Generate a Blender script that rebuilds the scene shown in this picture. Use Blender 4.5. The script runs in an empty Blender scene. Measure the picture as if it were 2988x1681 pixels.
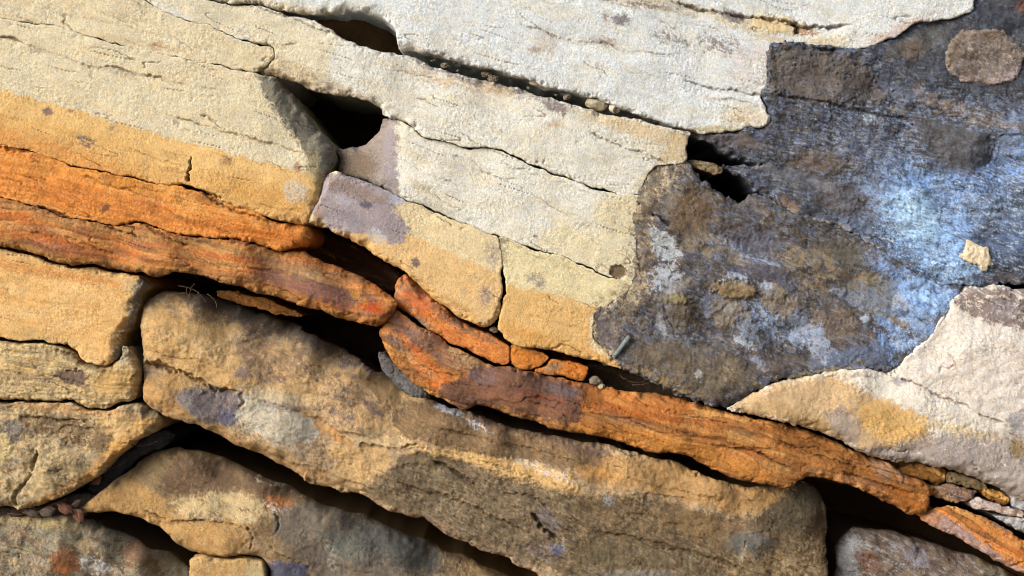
import bpy, math, random
import numpy as np

# ------------------------------------------------------------------ camera, light, exposure
S = bpy.context.scene
COL = S.collection
DIST = 3.4                      # metres from the lens to the face of the outcrop
ZC = 1.45                       # height of the middle of the view above the ground
cam_d = bpy.data.cameras.new("camera")
cam = bpy.data.objects.new("camera", cam_d)
COL.objects.link(cam)
cam.location = (0, -DIST, ZC)
cam.rotation_euler = (math.radians(90), 0, 0)
cam_d.sensor_width = 36
cam_d.lens = 36 * DIST / 2.576
cam_d.clip_start = 0.05
cam_d.clip_end = 2000
S.camera = cam

SUN_EL, SUN_AZ = 24.0, -54.0    # azimuth measured from the viewer's back, negative = left
world = bpy.data.worlds.new("World")
S.world = world
world.use_nodes = True
wn = world.node_tree
for n in list(wn.nodes):
    wn.nodes.remove(n)
sky = wn.nodes.new("ShaderNodeTexSky")
sky.sky_type = 'NISHITA'
sky.sun_disc = False
sky.sun_elevation = math.radians(SUN_EL)
sky.sun_rotation = math.radians(180 - SUN_AZ)
sky.dust_density = 4.0
sky.air_density = 1.0
bg = wn.nodes.new("ShaderNodeBackground")
bg.inputs['Strength'].default_value = 0.10
wo = wn.nodes.new("ShaderNodeOutputWorld")
wn.links.new(sky.outputs[0], bg.inputs[0])
wn.links.new(bg.outputs[0], wo.inputs[0])
sun_d = bpy.data.lights.new("sun", 'SUN')
sun_d.energy = 2.2
sun_d.angle = math.radians(42)
sun_d.color = (1.0, 0.99, 0.975)
sun = bpy.data.objects.new("sun", sun_d)
COL.objects.link(sun)
# sun stands behind the viewer's left shoulder
sun.rotation_euler = (math.radians(90 - SUN_EL), 0, math.radians(SUN_AZ))
sun.location = (-3, -6, 5)
S.view_settings.view_transform = 'Standard'
S.view_settings.look = 'None'
S.view_settings.gamma = 1.0
S.view_settings.exposure = 0.78
S.cycles.filter_width = 1.0
S.cycles.max_bounces = 5
S.cycles.diffuse_bounces = 3

# ------------------------------------------------------------------ noise
def _hash(ix, iy, seed):
    h = (ix.astype(np.int64) * 374761393 + iy.astype(np.int64) * 668265263 + seed * 144269504) & 0xFFFFFFFF
    h = ((h ^ (h >> 13)) * 1274126177) & 0xFFFFFFFF
    h = h ^ (h >> 16)
    h = (h * 2246822519) & 0xFFFFFFFF
    return h ^ (h >> 15)

def gn(x, y, seed=0):
    """2-D gradient noise, about -1..1"""
    ix = np.floor(x); iy = np.floor(y)
    fx = x - ix; fy = y - iy
    u = fx * fx * fx * (fx * (fx * 6 - 15) + 10)
    v = fy * fy * fy * (fy * (fy * 6 - 15) + 10)
    out = []
    for oy in (0, 1):
        row = []
        for ox in (0, 1):
            a = _hash(ix + ox, iy + oy, seed) * (2 * math.pi / 4294967296.0)
            row.append(np.cos(a) * (fx - ox) + np.sin(a) * (fy - oy))
        out.append(row[0] + (row[1] - row[0]) * u)
    return (out[0] + (out[1] - out[0]) * v) * 1.5

def fbm(x, y, oct=4, seed=0, gain=0.5):
    s = 0; a = 1.0; t = 0
    for k in range(oct):
        s = s + a * gn(x, y, seed + k * 17); t += a
        x = x * 2.03 + 11.3; y = y * 2.03 - 7.7; a *= gain
    return s / t * 1.35

def wn2(ix, iy, seed):
    return _hash(ix, iy, seed) / 4294967296.0

def sst(a, b, x):
    t = np.clip((x - a) / (b - a), 0, 1)
    return t * t * (3 - 2 * t)

def lin(c):
    c = np.array(c, float) / 255.0
    return np.where(c <= 0.04045, c / 12.92, ((c + 0.055) / 1.055) ** 2.4)

ALB = 0.74        # rock albedo = ALB x the linear value a fully lit face shows

# ------------------------------------------------------------------ outlines
def smooth_poly(p, closed=True, step=7.0, tension=0.5):
    p = np.array(p, float)
    n = len(p); out = []
    rng = range(n) if closed else range(n - 1)
    for i in rng:
        if closed:
            p0, p1, p2, p3 = p[i - 1], p[i], p[(i + 1) % n], p[(i + 2) % n]
        else:
            p0, p1, p2, p3 = p[max(i - 1, 0)], p[i], p[i + 1], p[min(i + 2, n - 1)]
        L = np.hypot(*(p2 - p1)); m = max(1, int(L / step))
        l0 = np.hypot(*(p1 - p0)) + 1e-6; l2 = np.hypot(*(p3 - p2)) + 1e-6
        t1 = (p2 - p0) / (l0 + L) * L; t2 = (p3 - p1) / (L + l2) * L
        for k in range(m):
            t = k / m
            h00 = 2*t**3-3*t*t+1; h10 = t**3-2*t*t+t; h01 = -2*t**3+3*t*t; h11 = t**3-t*t
            c = h00*p1 + h10*t1 + h01*p2 + h11*t2
            out.append(c * 0.7 + (p1 + (p2 - p1) * t) * 0.3)
    if not closed:
        out.append(p[-1])
    return np.array(out)

def seg_dist(x, y, poly, closed):
    """distance to a polyline, the side of the nearest segment, the run along it (0..1), inside test"""
    P = poly; Q = np.roll(poly, -1, axis=0) if closed else poly[1:]
    if not closed: P = poly[:-1]
    best = np.full(x.shape, 1e18); side = np.zeros(x.shape); run = np.zeros(x.shape)
    ins = np.zeros(x.shape, bool)
    n = len(P)
    for i in range(n):
        ax, ay = P[i]; bx, by = Q[i]
        ex, ey = bx - ax, by - ay
        wx = x - ax; wy = y - ay
        t = np.clip((wx * ex + wy * ey) / (ex * ex + ey * ey + 1e-12), 0, 1)
        dx = wx - ex * t; dy = wy - ey * t
        d = dx * dx + dy * dy
        m = d < best
        best = np.where(m, d, best)
        if closed:
            if ay != by:
                c = ((ay > y) != (by > y)) & (x < (bx - ax) * (y - ay) / (by - ay) + ax)
                ins ^= c
        else:
            side = np.where(m, ex * wy - ey * wx, side)
            run = np.where(m, (i + t) / n, run)
    return np.sqrt(best), side, run, ins

def sdf_poly(x, y, poly):
    d, _, _, ins = seg_dist(x, y, poly, True)
    return np.where(ins, -d, d)

def sdf_grid(X, Y, poly, near=60):
    """signed distance on a grid: coarse everywhere, exact near the outline"""
    k = 5
    if X.shape[0] < 4 * k or X.shape[1] < 4 * k:
        return sdf_poly(X, Y, poly)
    ny, nx = X.shape
    iy = np.unique(np.append(np.arange(0, ny, k), ny - 1)); ix = np.unique(np.append(np.arange(0, nx, k), nx - 1))
    C = sdf_poly(X[np.ix_(iy, ix)], Y[np.ix_(iy, ix)], poly)
    fy = np.arange(ny); fx = np.arange(nx)
    jy = np.clip(np.searchsorted(iy, fy, 'right') - 1, 0, len(iy) - 2); ty = (fy - iy[jy]) / (iy[jy + 1] - iy[jy])
    jx = np.clip(np.searchsorted(ix, fx, 'right') - 1, 0, len(ix) - 2); tx = (fx - ix[jx]) / (ix[jx + 1] - ix[jx])
    A = C[np.ix_(jy, jx)]; B = C[np.ix_(jy, jx + 1)]; D = C[np.ix_(jy + 1, jx)]; E = C[np.ix_(jy + 1, jx + 1)]
    tx = tx[None, :]; ty = ty[:, None]
    R = (A * (1 - tx) + B * tx) * (1 - ty) + (D * (1 - tx) + E * tx) * ty
    m = np.abs(R) < near
    R[m] = sdf_poly(X[m], Y[m], poly)
    return R

def idw(x, y, pts, s=45.0, p=1.6):
    num = 0; den = 0
    for (px, py, v) in pts:
        w = 1.0 / ((x - px) ** 2 + (y - py) ** 2 + s * s) ** p
        num = num + w * v; den = den + w
    return num / den

def warp(x, y, e=1.0):
    wx = 5.0 * gn(x / 52, y / 52, 901) + e * (2.4 * gn(x / 17, y / 17, 902) + 1.1 * gn(x / 6.5, y / 6.5, 903))
    wy = 5.0 * gn(x / 52, y / 52, 911) + e * (2.4 * gn(x / 17, y / 17, 912) + 1.1 * gn(x / 6.5, y / 6.5, 913))
    return x + wx, y + wy

# ------------------------------------------------------------------ specs of stains, cracks
def E(cx, cy, rx, ry, rot=0):
    return ('e', cx, cy, rx, ry, rot)

def P(shape, col, soft=6, wa=8, ws=30, op=1.0, lift=0.0, mot=None, part=None, label=None):
    """a stain, band or crust: shape is a polygon, an ellipse or None (the whole rock)"""
    return dict(shape=shape, col=col, soft=soft, wa=wa, ws=ws, op=op, lift=lift, mot=mot, part=part, label=label)

def K(pts, w=3.0, d=12.0, step=0.0, fade=40.0, dirt=0.55, dcol=(62, 48, 34)):
    """a crack: polyline, half width, depth; step drops the rock on its lower side"""
    return dict(pts=pts, w=w, d=d, step=step, fade=fade, dirt=dirt, dcol=dcol)

def shape_sd(x, y, shape):
    if shape[0] == 'e':
        _, cx, cy, rx, ry, rot = shape
        a = math.radians(rot); c, s = math.cos(a), math.sin(a)
        u = (x - cx) * c + (y - cy) * s; v = -(x - cx) * s + (y - cy) * c
        q = np.sqrt((u / rx) ** 2 + (v / ry) ** 2)
        return (q - 1) * min(rx, ry)
    return sdf_poly(x, y, np.array(shape, float))

def bbox_of(shape, pad):
    if shape[0] == 'e':
        r = max(shape[3], shape[4]) + pad
        return shape[1] - r, shape[1] + r, shape[2] - r, shape[2] + r
    a = np.array(shape, float)
    return a[:, 0].min() - pad, a[:, 0].max() + pad, a[:, 1].min() - pad, a[:, 1].max() + pad

# ------------------------------------------------------------------ materials
def stone_material(name, rough=0.92, grain=0.5, fine=1.0, spec=0.18):
    m = bpy.data.materials.new(name); m.use_nodes = True
    nt = m.node_tree; N = nt.nodes; L = nt.links
    bs = N['Principled BSDF']
    bs.inputs['Roughness'].default_value = rough
    bs.inputs['Specular IOR Level'].default_value = spec
    tc = N.new('ShaderNodeNewGeometry')
    at = N.new('ShaderNodeAttribute'); at.attribute_name = 'pigment'
    n1 = N.new('ShaderNodeTexNoise'); n1.inputs['Scale'].default_value = 210; n1.inputs['Detail'].default_value = 3; n1.inputs['Roughness'].default_value = 0.65
    n2 = N.new('ShaderNodeTexNoise'); n2.inputs['Scale'].default_value = 520; n2.inputs['Detail'].default_value = 2
    n3 = N.new('ShaderNodeTexVoronoi'); n3.inputs['Scale'].default_value = 330
    for n in (n1, n2, n3): L.new(tc.outputs['Position'], n.inputs['Vector'])
    r1 = N.new('ShaderNodeMapRange'); r1.inputs[1].default_value = 0.28; r1.inputs[2].default_value = 0.72
    r1.inputs[3].default_value = 1 - 0.30 * grain; r1.inputs[4].default_value = 1 + 0.26 * grain
    L.new(n1.outputs['Fac'], r1.inputs[0])
    r2 = N.new('ShaderNodeMapRange'); r2.inputs[1].default_value = 0.3; r2.inputs[2].default_value = 0.7
    r2.inputs[3].default_value = 1 - 0.22 * grain; r2.inputs[4].default_value = 1 + 0.22 * grain
    L.new(n2.outputs['Fac'], r2.inputs[0])
    mu = N.new('ShaderNodeMath'); mu.operation = 'MULTIPLY'
    L.new(r1.outputs[0], mu.inputs[0]); L.new(r2.outputs[0], mu.inputs[1])
    mx = N.new('ShaderNodeMix'); mx.data_type = 'RGBA'; mx.blend_type = 'MULTIPLY'; mx.inputs[0].default_value = 1.0
    L.new(at.outputs['Color'], mx.inputs[6]); L.new(mu.outputs[0], mx.inputs[7])
    L.new(mx.outputs[2], bs.inputs['Base Color'])
    b1 = N.new('ShaderNodeBump'); n4 = N.new('ShaderNodeTexNoise'); n4.inputs['Scale'].default_value = 9; n4.inputs['Detail'].default_value = 3; L.new(tc.outputs['Position'], n4.inputs['Vector'])
    r4 = N.new('ShaderNodeMapRange'); r4.inputs[1].default_value = 0.35; r4.inputs[2].default_value = 0.65; r4.inputs[3].default_value = 0.12 * fine; r4.inputs[4].default_value = 0.6 * fine
    L.new(n4.outputs['Fac'], r4.inputs[0]); L.new(r4.outputs[0], b1.inputs['Strength']); b1.inputs['Distance'].default_value = 0.0022
    b2 = N.new('ShaderNodeBump'); b2.inputs['Strength'].default_value = 0.4 * fine; b2.inputs['Distance'].default_value = 0.0012
    L.new(n1.outputs['Fac'], b1.inputs['Height']); L.new(n3.outputs['Distance'], b2.inputs['Height'])
    L.new(b1.outputs[0], b2.inputs['Normal']); L.new(b2.outputs[0], bs.inputs['Normal'])
    return m

MAT = {
    'sand': stone_material('sandy sandstone', 0.95, 0.55, 1.0, 0.15),
    'crust': stone_material('mineral crusted sandstone', 0.82, 0.75, 1.1, 0.22),
    'iron': stone_material('iron stained sandstone', 0.9, 0.7, 1.1, 0.18),
}

def plain_material(name, c1, c2, scale=60, rough=0.85, bump=0.3):
    m = bpy.data.materials.new(name); m.use_nodes = True
    nt = m.node_tree; N = nt.nodes; L = nt.links; bs = N['Principled BSDF']
    bs.inputs['Roughness'].default_value = rough; bs.inputs['Specular IOR Level'].default_value = 0.2
    g = N.new('ShaderNodeNewGeometry'); n = N.new('ShaderNodeTexNoise')
    n.inputs['Scale'].default_value = scale; n.inputs['Detail'].default_value = 6
    L.new(g.outputs['Position'], n.inputs['Vector'])
    r = N.new('ShaderNodeValToRGB'); r.color_ramp.elements[0].position = 0.35; r.color_ramp.elements[1].position = 0.66
    r.color_ramp.elements[0].color = (*(lin(c1) * ALB), 1); r.color_ramp.elements[1].color = (*(lin(c2) * ALB), 1)
    L.new(n.outputs['Fac'], r.inputs[0]); L.new(r.outputs[0], bs.inputs['Base Color'])
    b = N.new('ShaderNodeBump'); b.inputs['Strength'].default_value = bump; b.inputs['Distance'].default_value = 0.003
    L.new(n.outputs['Fac'], b.inputs['Height']); L.new(b.outputs[0], bs.inputs['Normal'])
    return m

# ------------------------------------------------------------------ the rock builder
H = 2.3           # mesh spacing, mm

def make_mesh(name, verts, faces, cols, mat, normals=None):
    me = bpy.data.meshes.new(name)
    nv, nf = len(verts), len(faces)
    me.vertices.add(nv); me.vertices.foreach_set('co', verts.astype(np.float32).ravel())
    me.loops.add(nf * 4); me.loops.foreach_set('vertex_index', faces.astype(np.int32).ravel())
    me.polygons.add(nf)
    me.polygons.foreach_set('loop_start', np.arange(0, nf * 4, 4, dtype=np.int32))
    me.polygons.foreach_set('use_smooth', np.ones(nf, bool))
    me.update(calc_edges=True)
    at = me.attributes.new('pigment', 'FLOAT_COLOR', 'POINT')
    c4 = np.ones((nv, 4), np.float32); c4[:, :3] = cols
    at.data.foreach_set('color', c4.ravel())
    me.materials.append(mat)
    if normals is not None:
        me.normals_split_custom_set_from_vertices(normals.astype(np.float32).tolist())
    return me

def rock(name, label, cat, outline, p, base, mat='sand', ang=16, r=22, ratio=0.8, rad=None, ctrl=None, gap=1.6,
         patches=(), cracks=(), strata=1.0, rough=1.0, hair=0.35, mott=None, seed=0, back=0.62, group=None,
         parent=None, body='main_face', light=0.17, streak=None, rcv=0.0, jag=0.0, gapn=1.4, weather=None, sat=None, layers=1.0, edge_jit=1.0):
    """One block of the outcrop. outline: millimetres in the picture plane (x right, y down); p: how far its
    face stands proud of the mean face; ctrl: (x, y, mm) humps and hollows; rad: (x, y, mm) edge rounding."""
    y0 = -p / 1000.0
    sc = (DIST + y0) / DIST                     # nearer blocks are a little smaller than their outline in the mean plane
    pl = smooth_poly(outline)
    x0, x1 = pl[:, 0].min() - 12, pl[:, 0].max() + 12
    ya, yb = pl[:, 1].min() - 12, pl[:, 1].max() + 12
    gx = np.arange(x0, x1, H); gy = np.arange(ya, yb, H)
    X, Y = np.meshgrid(gx, gy)
    WX, WY = warp(X, Y, edge_jit)
    sd = sdf_grid(WX, WY, pl) + gap + edge_jit * (0.9 * gn(X / 24, Y / 24, 77) + 0.5 * gn(X / 8, Y / 8, 78)) + gapn * (gn(X / 75, Y / 75, 79) + 0.5 * gn(X / 22, Y / 22, 80))
    if jag: sd = sd + jag * fbm(X / 16, Y / 16, 3, 91)
    ny, nx = X.shape
    cen = (sd[:-1, :-1] + sd[1:, :-1] + sd[:-1, 1:] + sd[1:, 1:]) * 0.25
    keep = cen < 0
    iy, ix = np.nonzero(keep)
    idx = np.arange(ny * nx).reshape(ny, nx)
    q = np.stack([idx[iy, ix], idx[iy + 1, ix], idx[iy + 1, ix + 1], idx[iy, ix + 1]], 1)
    used = np.unique(q); re = np.full(ny * nx, -1); re[used] = np.arange(len(used)); q = re[q]
    # outline edges
    ed = np.concatenate([q[:, [0, 1]], q[:, [1, 2]], q[:, [2, 3]], q[:, [3, 0]]])
    key = np.sort(ed, 1); kk = key[:, 0].astype(np.int64) * (len(used) + 1) + key[:, 1]
    _, inv, cnt = np.unique(kk, return_inverse=True, return_counts=True)
    be = ed[cnt[inv] == 1]
    bv = np.unique(be)
    x = X.ravel()[used].copy(); y = Y.ravel()[used].copy(); s = sd.ravel()[used].copy()
    g_y, g_x = np.gradient(sd, H)
    gxv = g_x.ravel()[used][bv]; gyv = g_y.ravel()[used][bv]
    g2 = gxv ** 2 + gyv ** 2 + 0.05
    mvx = np.clip(-s[bv] * gxv / g2, -1.3 * H, 1.3 * H); mvy = np.clip(-s[bv] * gyv / g2, -1.3 * H, 1.3 * H)
    x[bv] += mvx; y[bv] += mvy; s[bv] = 0
    B = -sd                                     # a smoothed run-in from the edge, so that the rounding does not flute
    for _ in range(2):
        for ax in (0, 1):
            n_ = 11; pad = [(0, 0), (0, 0)]; pad[ax] = (n_ // 2 + 1, n_ // 2)
            cs = np.cumsum(np.pad(B, pad, mode='edge'), axis=ax)
            B = (cs[n_:] - cs[:-n_]) / n_ if ax == 0 else (cs[:, n_:] - cs[:, :-n_]) / n_
    B = B.ravel()[used]
    d = np.maximum(-s, 0)
    wb = sst(0.4, 5.0, d)
    d = np.maximum(d * (1 - wb) + B * wb, 0)
    # ---- relief
    a = math.radians(ang); ca, sa = math.cos(a), math.sin(a)
    bx = x + 14 * gn(x / 160, y / 160, 301); by = y + 14 * gn(x / 160, y / 160, 302)
    u = bx * ca + by * sa; v = -bx * sa + by * ca
    R = idw(x, y, rad, 40) if rad else np.full(x.shape, float(r))
    rv = 0.42 + 1.0 * sst(-0.5, 0.5, gn(x / 52, y / 52, seed + 5) + 0.35 * gn(x / 19, y / 19, seed + 6))
    R = R * np.where(R < 36, rv, 1 + (rv - 0.9) * 0.35)
    t = np.clip(d / R, 0, 1)
    drop = R * ratio * (1 - np.sqrt(np.maximum(0, 1 - (1 - t) ** 2)))
    h = np.zeros_like(x)
    if ctrl: h += idw(x, y, ctrl)
    fl = sst(0, 1, t) * 0.75 + 0.25
    big = 1.9 if mat == 'crust' else 1.0
    h += rough * (4.2 * big * fbm((x + 0.3 * y) / 190, (y - 0.3 * x) / 95, 3, 1001) + (2.1 if rough > 1.05 or mat != 'sand' else 1.1) * fbm(x / 46, y / 46, 3, 1002))
    wear = sst(-0.35, 0.45, fbm(x / 110, y / 70, 3, 1003))          # worn smooth here, coarse there
    st = gn(u / 150, v / 13, seed + 3) + 0.6 * gn(u / 80, v / 5.5, seed + 4)
    h += strata * (0.45 if mat == 'sand' else 0.95) * st * fl
    h += ((0.9 + 0.35 * rough) if rough > 1.05 or mat != 'sand' else 0.8) * (0.45 + 1.1 * wear) * fbm(x / 10, y / 10, 3, 1009, 0.7)
    h += (0.22 + 0.3 * wear) * (wn2(np.floor(x / H), np.floor(y / H), 5) - 0.5) * 2
    if rough > 1.4:
        h += (rough - 0.9) * 1.5 * (np.abs(fbm(x / 30, y / 22, 4, 1021, 0.6)) - 0.25)
    lay = None
    if mat == 'iron' or strata > 1.35:          # thin beds that break off in steps
        vv = v / 15.0 + 0.9 * fbm(u / 170, v / 60, 3, seed + 15) + 0.12 * gn(x / 12, y / 12, seed + 16)
        li = np.floor(vv); fr = vv - li
        am = 0.4 + 1.1 * wn2(li, np.floor(u / 140 + 0.37 * li), seed + 17)
        h += strata * 1.5 * am * (sst(0.0, 0.16, fr) * (1 - 0.75 * fr) - 0.4)
        lay = (wn2(li, np.zeros_like(li), seed + 18) - 0.5) * 0.30 + (wn2(li, np.floor(u / 140 + 0.37 * li), seed + 19) - 0.5) * 0.12 - 0.22 * (1 - sst(0.0, 0.14, fr))
    # chipped edges
    ch = np.maximum(0, fbm(x / 17, y / 13, 3, seed + 25, 0.6) - 0.12) * (1 - sst(2, 20, d))
    h -= 15 * edge_jit * ch * np.clip(R / 13, 0.06, 1)
    # hairline partings along the bedding
    hl = np.zeros_like(x)
    if hair > 0:
        n = gn(u / 170, v / 26, seed + 21) + 0.10 * gn(x / 14, y / 14, seed + 22)
        gate = sst(0.2, 0.55, gn(u / 130, v / 40, seed + 23) + hair - 0.35)
        hl = (1 - sst(0.0, 0.055, np.abs(n))) * gate
        h -= 4.5 * hl
    # pits
    pit = sst(0.62, 0.85, gn(x / 7, y / 5, seed + 31)) * sst(0.0, 0.5, gn(x / 90, y / 90, seed + 32))
    h -= 2.2 * pit * rough
    # ---- pigment
    col = np.tile(lin(base), (len(x), 1))
    if streak:
        for (c2, LL, WW, amt) in streak:
            m = sst(-0.15, 0.55, fbm(u / LL, v / WW, 3, seed + 41 + int(WW))) * amt
            col = col * (1 - m[:, None]) + lin(c2) * m[:, None]
    if lay is not None:
        z1 = wn2(li, np.floor(u / 260 + 0.6 * li), seed + 90)
        ok_ = sst(-0.3, 0.3, gn(u / 90, v / 20, seed + 91))
        for lo_, hi_, c2, op in ((0.0, 0.22, (104, 74, 52), 0.55), (0.22, 0.46, (216, 172, 108), 0.5), (0.9, 1.0, (136, 112, 96), 0.5)):
            m = ((z1 >= lo_) & (z1 < hi_)) * ok_ * op * layers * (1.0 if mat == 'iron' else 0.5)
            col = col * (1 - m[:, None]) + lin(c2) * m[:, None]
    if mott:
        for k, (c2, LL, WW, thr, so, op) in enumerate(mott):
            m = sst(thr - 0.7 * so, thr + 0.7 * so, fbm(u / LL, v / WW, 5, seed + 51 + 7 * k, 0.67) + 0.25 * (wn2(np.floor(x / H), np.floor(y / H), 41 + k) - 0.5)) * op
            col = col * (1 - m[:, None]) + lin(c2) * m[:, None]
    ident = np.zeros(len(x), np.int32); pnames = [body]; plabels = [None]
    for k, pa in enumerate(patches):
        if pa['shape'] is None:
            sel = np.ones(len(x), bool)
        else:
            a0, a1, b0, b1 = bbox_of(pa['shape'], pa['soft'] + pa['wa'] * 2 + 4)
            sel = (x > a0) & (x < a1) & (y > b0) & (y < b1)
        if not sel.any(): continue
        xs, ys = x[sel], y[sel]
        if pa['shape'] is None:
            m = np.ones(len(xs))
        else:
            wx = xs + pa['wa'] * fbm(xs / pa['ws'], ys / pa['ws'], 3, 400 + k + seed); wy = ys + pa['wa'] * fbm(xs / pa['ws'], ys / pa['ws'], 3, 440 + k + seed)
            q_ = shape_sd(wx, wy, pa['shape'])
            so_ = pa['soft']
            q_ = q_ + so_ * (0.85 * fbm(xs / 9, ys / 9, 3, 520 + k, 0.7) + 0.8 * (wn2(np.floor(xs / H), np.floor(ys / H), 31) - 0.5)) 
            m = 1 - sst(-0.55 * so_, 0.55 * so_, q_)
        mp = m.copy()
        if pa['mot']:
            LL, WW, thr, so = pa['mot']
            m = m * sst(thr - 0.6 * so, thr + 0.6 * so, fbm(u[sel] / LL, v[sel] / WW, 5, 480 + k * 3 + seed, 0.68) + 0.35 * (wn2(np.floor(xs / H), np.floor(ys / H), 37) - 0.5))
        h[sel] += pa['lift'] * m
        mo = (m * pa['op'])[:, None]
        col[sel] = col[sel] * (1 - mo) + lin(pa['col']) * mo
        if pa['part']:
            if pa['part'] in pnames and pa['label'] is None and False: pass
            pnames.append(pa['part']); plabels.append(pa['label'])
            ii = ident[sel]; ii[mp > 0.5] = len(pnames) - 1; ident[sel] = ii
    for k, cr in enumerate(cracks):
        cp = smooth_poly(cr['pts'], closed=False, step=14)
        pad = max(cr['w'] * 4, cr['fade'] * 1.2 if cr['step'] else 0) + 12
        a0, a1 = cp[:, 0].min() - pad, cp[:, 0].max() + pad; b0, b1 = cp[:, 1].min() - pad, cp[:, 1].max() + pad
        sel = (x > a0) & (x < a1) & (y > b0) & (y < b1)
        if not sel.any(): continue
        xs, ys = x[sel], y[sel]
        wx, wy = warp(xs, ys)
        wx = wx + 2.5 * gn(xs / 11, ys / 11, 600 + k); wy = wy + 2.5 * gn(xs / 11, ys / 11, 640 + k)
        dd, sg, rn, _ = seg_dist(wx, wy, cp, False)
        tp = sst(0, 0.10, rn) * (1 - sst(0.90, 1.0, rn))
        wid = cr['w'] * (0.66 + 0.75 * gn(xs / 46, ys / 46, 680 + k) + 0.45 * gn(xs / 13, ys / 13, 690 + k)) * (0.3 + 0.7 * tp)
        wid = np.maximum(wid, 0.05)
        pr = np.clip(1 - dd / (wid * 1.6 + 0.6), 0, 1)
        h[sel] -= cr['d'] * pr ** 0.7 * (0.35 + 0.65 * tp) * np.clip(wid / 1.5, 0.15, 1)
        if cr['step']:
            low = np.clip(dd / 5.0, 0, 1) * (sg > 0)
            h[sel] -= cr['step'] * low * (1 - sst(0, cr['fade'], dd)) * tp
        if cr['dirt']:
            dm = (1 - sst(0, wid * 1.5 + 2.2, dd)) * cr['dirt'] * np.clip(wid / 1.2, 0.1, 1)
            col[sel] = col[sel] * (1 - dm[:, None]) + lin(cr['dcol']) * dm[:, None]
    if hair > 0:
        dm = hl * 0.45
        col = col * (1 - dm[:, None]) + lin((96, 74, 52)) * dm[:, None]
    # sandy speckle
    sp = fbm(x / 4.2, y / 4.2, 2, 711)
    w1 = wn2(np.floor(x / H), np.floor(y / H), 9) - 0.5
    we = weather if weather is not None else (0.10 if mat == 'sand' else 0.24)
    tone = 1 + light * (0.55 + 0.75 * wear) * (1.0 * sp + 1.1 * w1) + we * fbm(u / 34, v / 15, 5, seed + 61, 0.72)
    if lay is not None: tone = tone * (1 + lay * (0.4 + 0.6 * layers))
    if sat is None: sat = {'sand': 0.95, 'crust': 0.88, 'iron': 1.02}[mat]
    grey = col @ np.array([0.30, 0.59, 0.11]); col = grey[:, None] + (col - grey[:, None]) * sat
    hue = 0.08 * (1 + 2 * we) * fbm(u / 26, v / 13, 4, seed + 66, 0.65)
    col = col * np.stack([1 + hue, 1 + 0.15 * hue, 1 - 1.1 * hue], 1)
    # dark mineral grains
    dg = sst(0.42, 0.62, fbm(x / 5.2, y / 4.2, 2, seed + 68)) * sst(-0.35, 0.35, fbm(u / 70, v / 30, 2, seed + 69))
    tone = tone * (1 - (0.30 if mat == 'sand' else 0.36) * dg)
    col = np.clip(col * ALB * tone[:, None], 0.004, 0.85)
    dep = drop - h                              # mm behind the block's own face
    vx = x * sc - 0; front = np.stack([(x - 1288) / 1000 * sc, y0 + dep / 1000, ZC - (y - 724.5) / 1000 * sc], 1)
    # ---- sides run back into the cliff
    rings = [0, 3, 6, 9, 13, 17, 22, 28, 35, 43, 52, 63, 77, 95, 118, 148, 190, 250, 340, 460]
    rings = [v_ for v_ in rings if v_ < back * 1000] + [back * 1000]
    nb = len(bv); mp_ = np.full(len(used), -1); mp_[bv] = np.arange(nb)
    allv = [front]; allc = [col]; faces = [q]
    basei = bv.copy(); off = len(front)
    ginx = -gxv / np.sqrt(g2); giny = -gyv / np.sqrt(g2)
    e0 = be[:, 0]; e1 = be[:, 1]
    prev = bv.copy()
    a0_ = mp_[e0]; a1_ = mp_[e1]
    deg = np.bincount(a0_, minlength=nb) + np.bincount(a1_, minlength=nb) + 1e-9
    def relax(P_, n_):
        for _ in range(n_):
            S_ = np.stack([np.bincount(a0_, P_[a1_, c_], nb) + np.bincount(a1_, P_[a0_, c_], nb) for c_ in range(P_.shape[1])], 1)
            P_ = 0.5 * P_ + 0.5 * S_ / deg[:, None]
        return P_
    edge = front[bv].copy()
    nrm = np.stack([ginx, giny], 1)
    wcol = lin(base) * ALB * 0.9
    ecol = col[bv].copy()
    for kq, rr in enumerate(rings[1:]):
        f = rr / 1000.0
        inn = (2.0 + 6.0 * min(1, 60 / rr) * fbm((x[bv] + y[bv]) / 60, np.full(nb, rr / 22.0) + (x[bv] - y[bv]) / 60, 3, seed + 81)) * min(1, rr / 40) + 1.2 * min(1, 40 / rr) * gn((x[bv] + y[bv]) / 9, np.full(nb, rr / 7.0) + (x[bv] - y[bv]) / 9, seed + 83) * min(1, rr / 10) + min(rcv * rr, 28.0)
        if rr <= 100:
            edge[:, [0, 2]] = relax(edge[:, [0, 2]], 3); nrm = relax(nrm, 4); edge[:, 1] = relax(edge[:, 1:2], 3)[:, 0]
            ecol = relax(ecol, 3)
        pos = edge.copy()
        pos[:, 1] += f
        pos[:, 0] += nrm[:, 0] * inn / 1000; pos[:, 2] -= nrm[:, 1] * inn / 1000
        allv.append(pos)
        kk_ = min(1, rr / 45.0)
        sidec = (ecol * (1 - kk_) + wcol * kk_) * (1 + 0.30 * min(1, 45 / rr) ** 1.5 * fbm((x[bv] + 0.8 * y[bv]) / 22, np.full(nb, rr / 16.0) + (x[bv] - y[bv]) / 40, 4, seed + 85, 0.7) + 0.10 * min(1, 30 / rr) * (wn2(np.floor(x[bv] / H), np.floor(y[bv] / H) + kq * 13, 86) - 0.5))[:, None]
        allc.append(np.clip(sidec, 0.004, 0.85))
        cur = np.arange(off, off + nb); off += nb
        faces.append(np.stack([prev[mp_[e1]], prev[mp_[e0]], cur[mp_[e0]], cur[mp_[e1]]], 1))
        prev = cur
    V = np.concatenate(allv); Cc = np.concatenate(allc); F = np.concatenate(faces)
    # vertex normals
    fn = np.cross(V[F[:, 2]] - V[F[:, 0]], V[F[:, 3]] - V[F[:, 1]])
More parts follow.
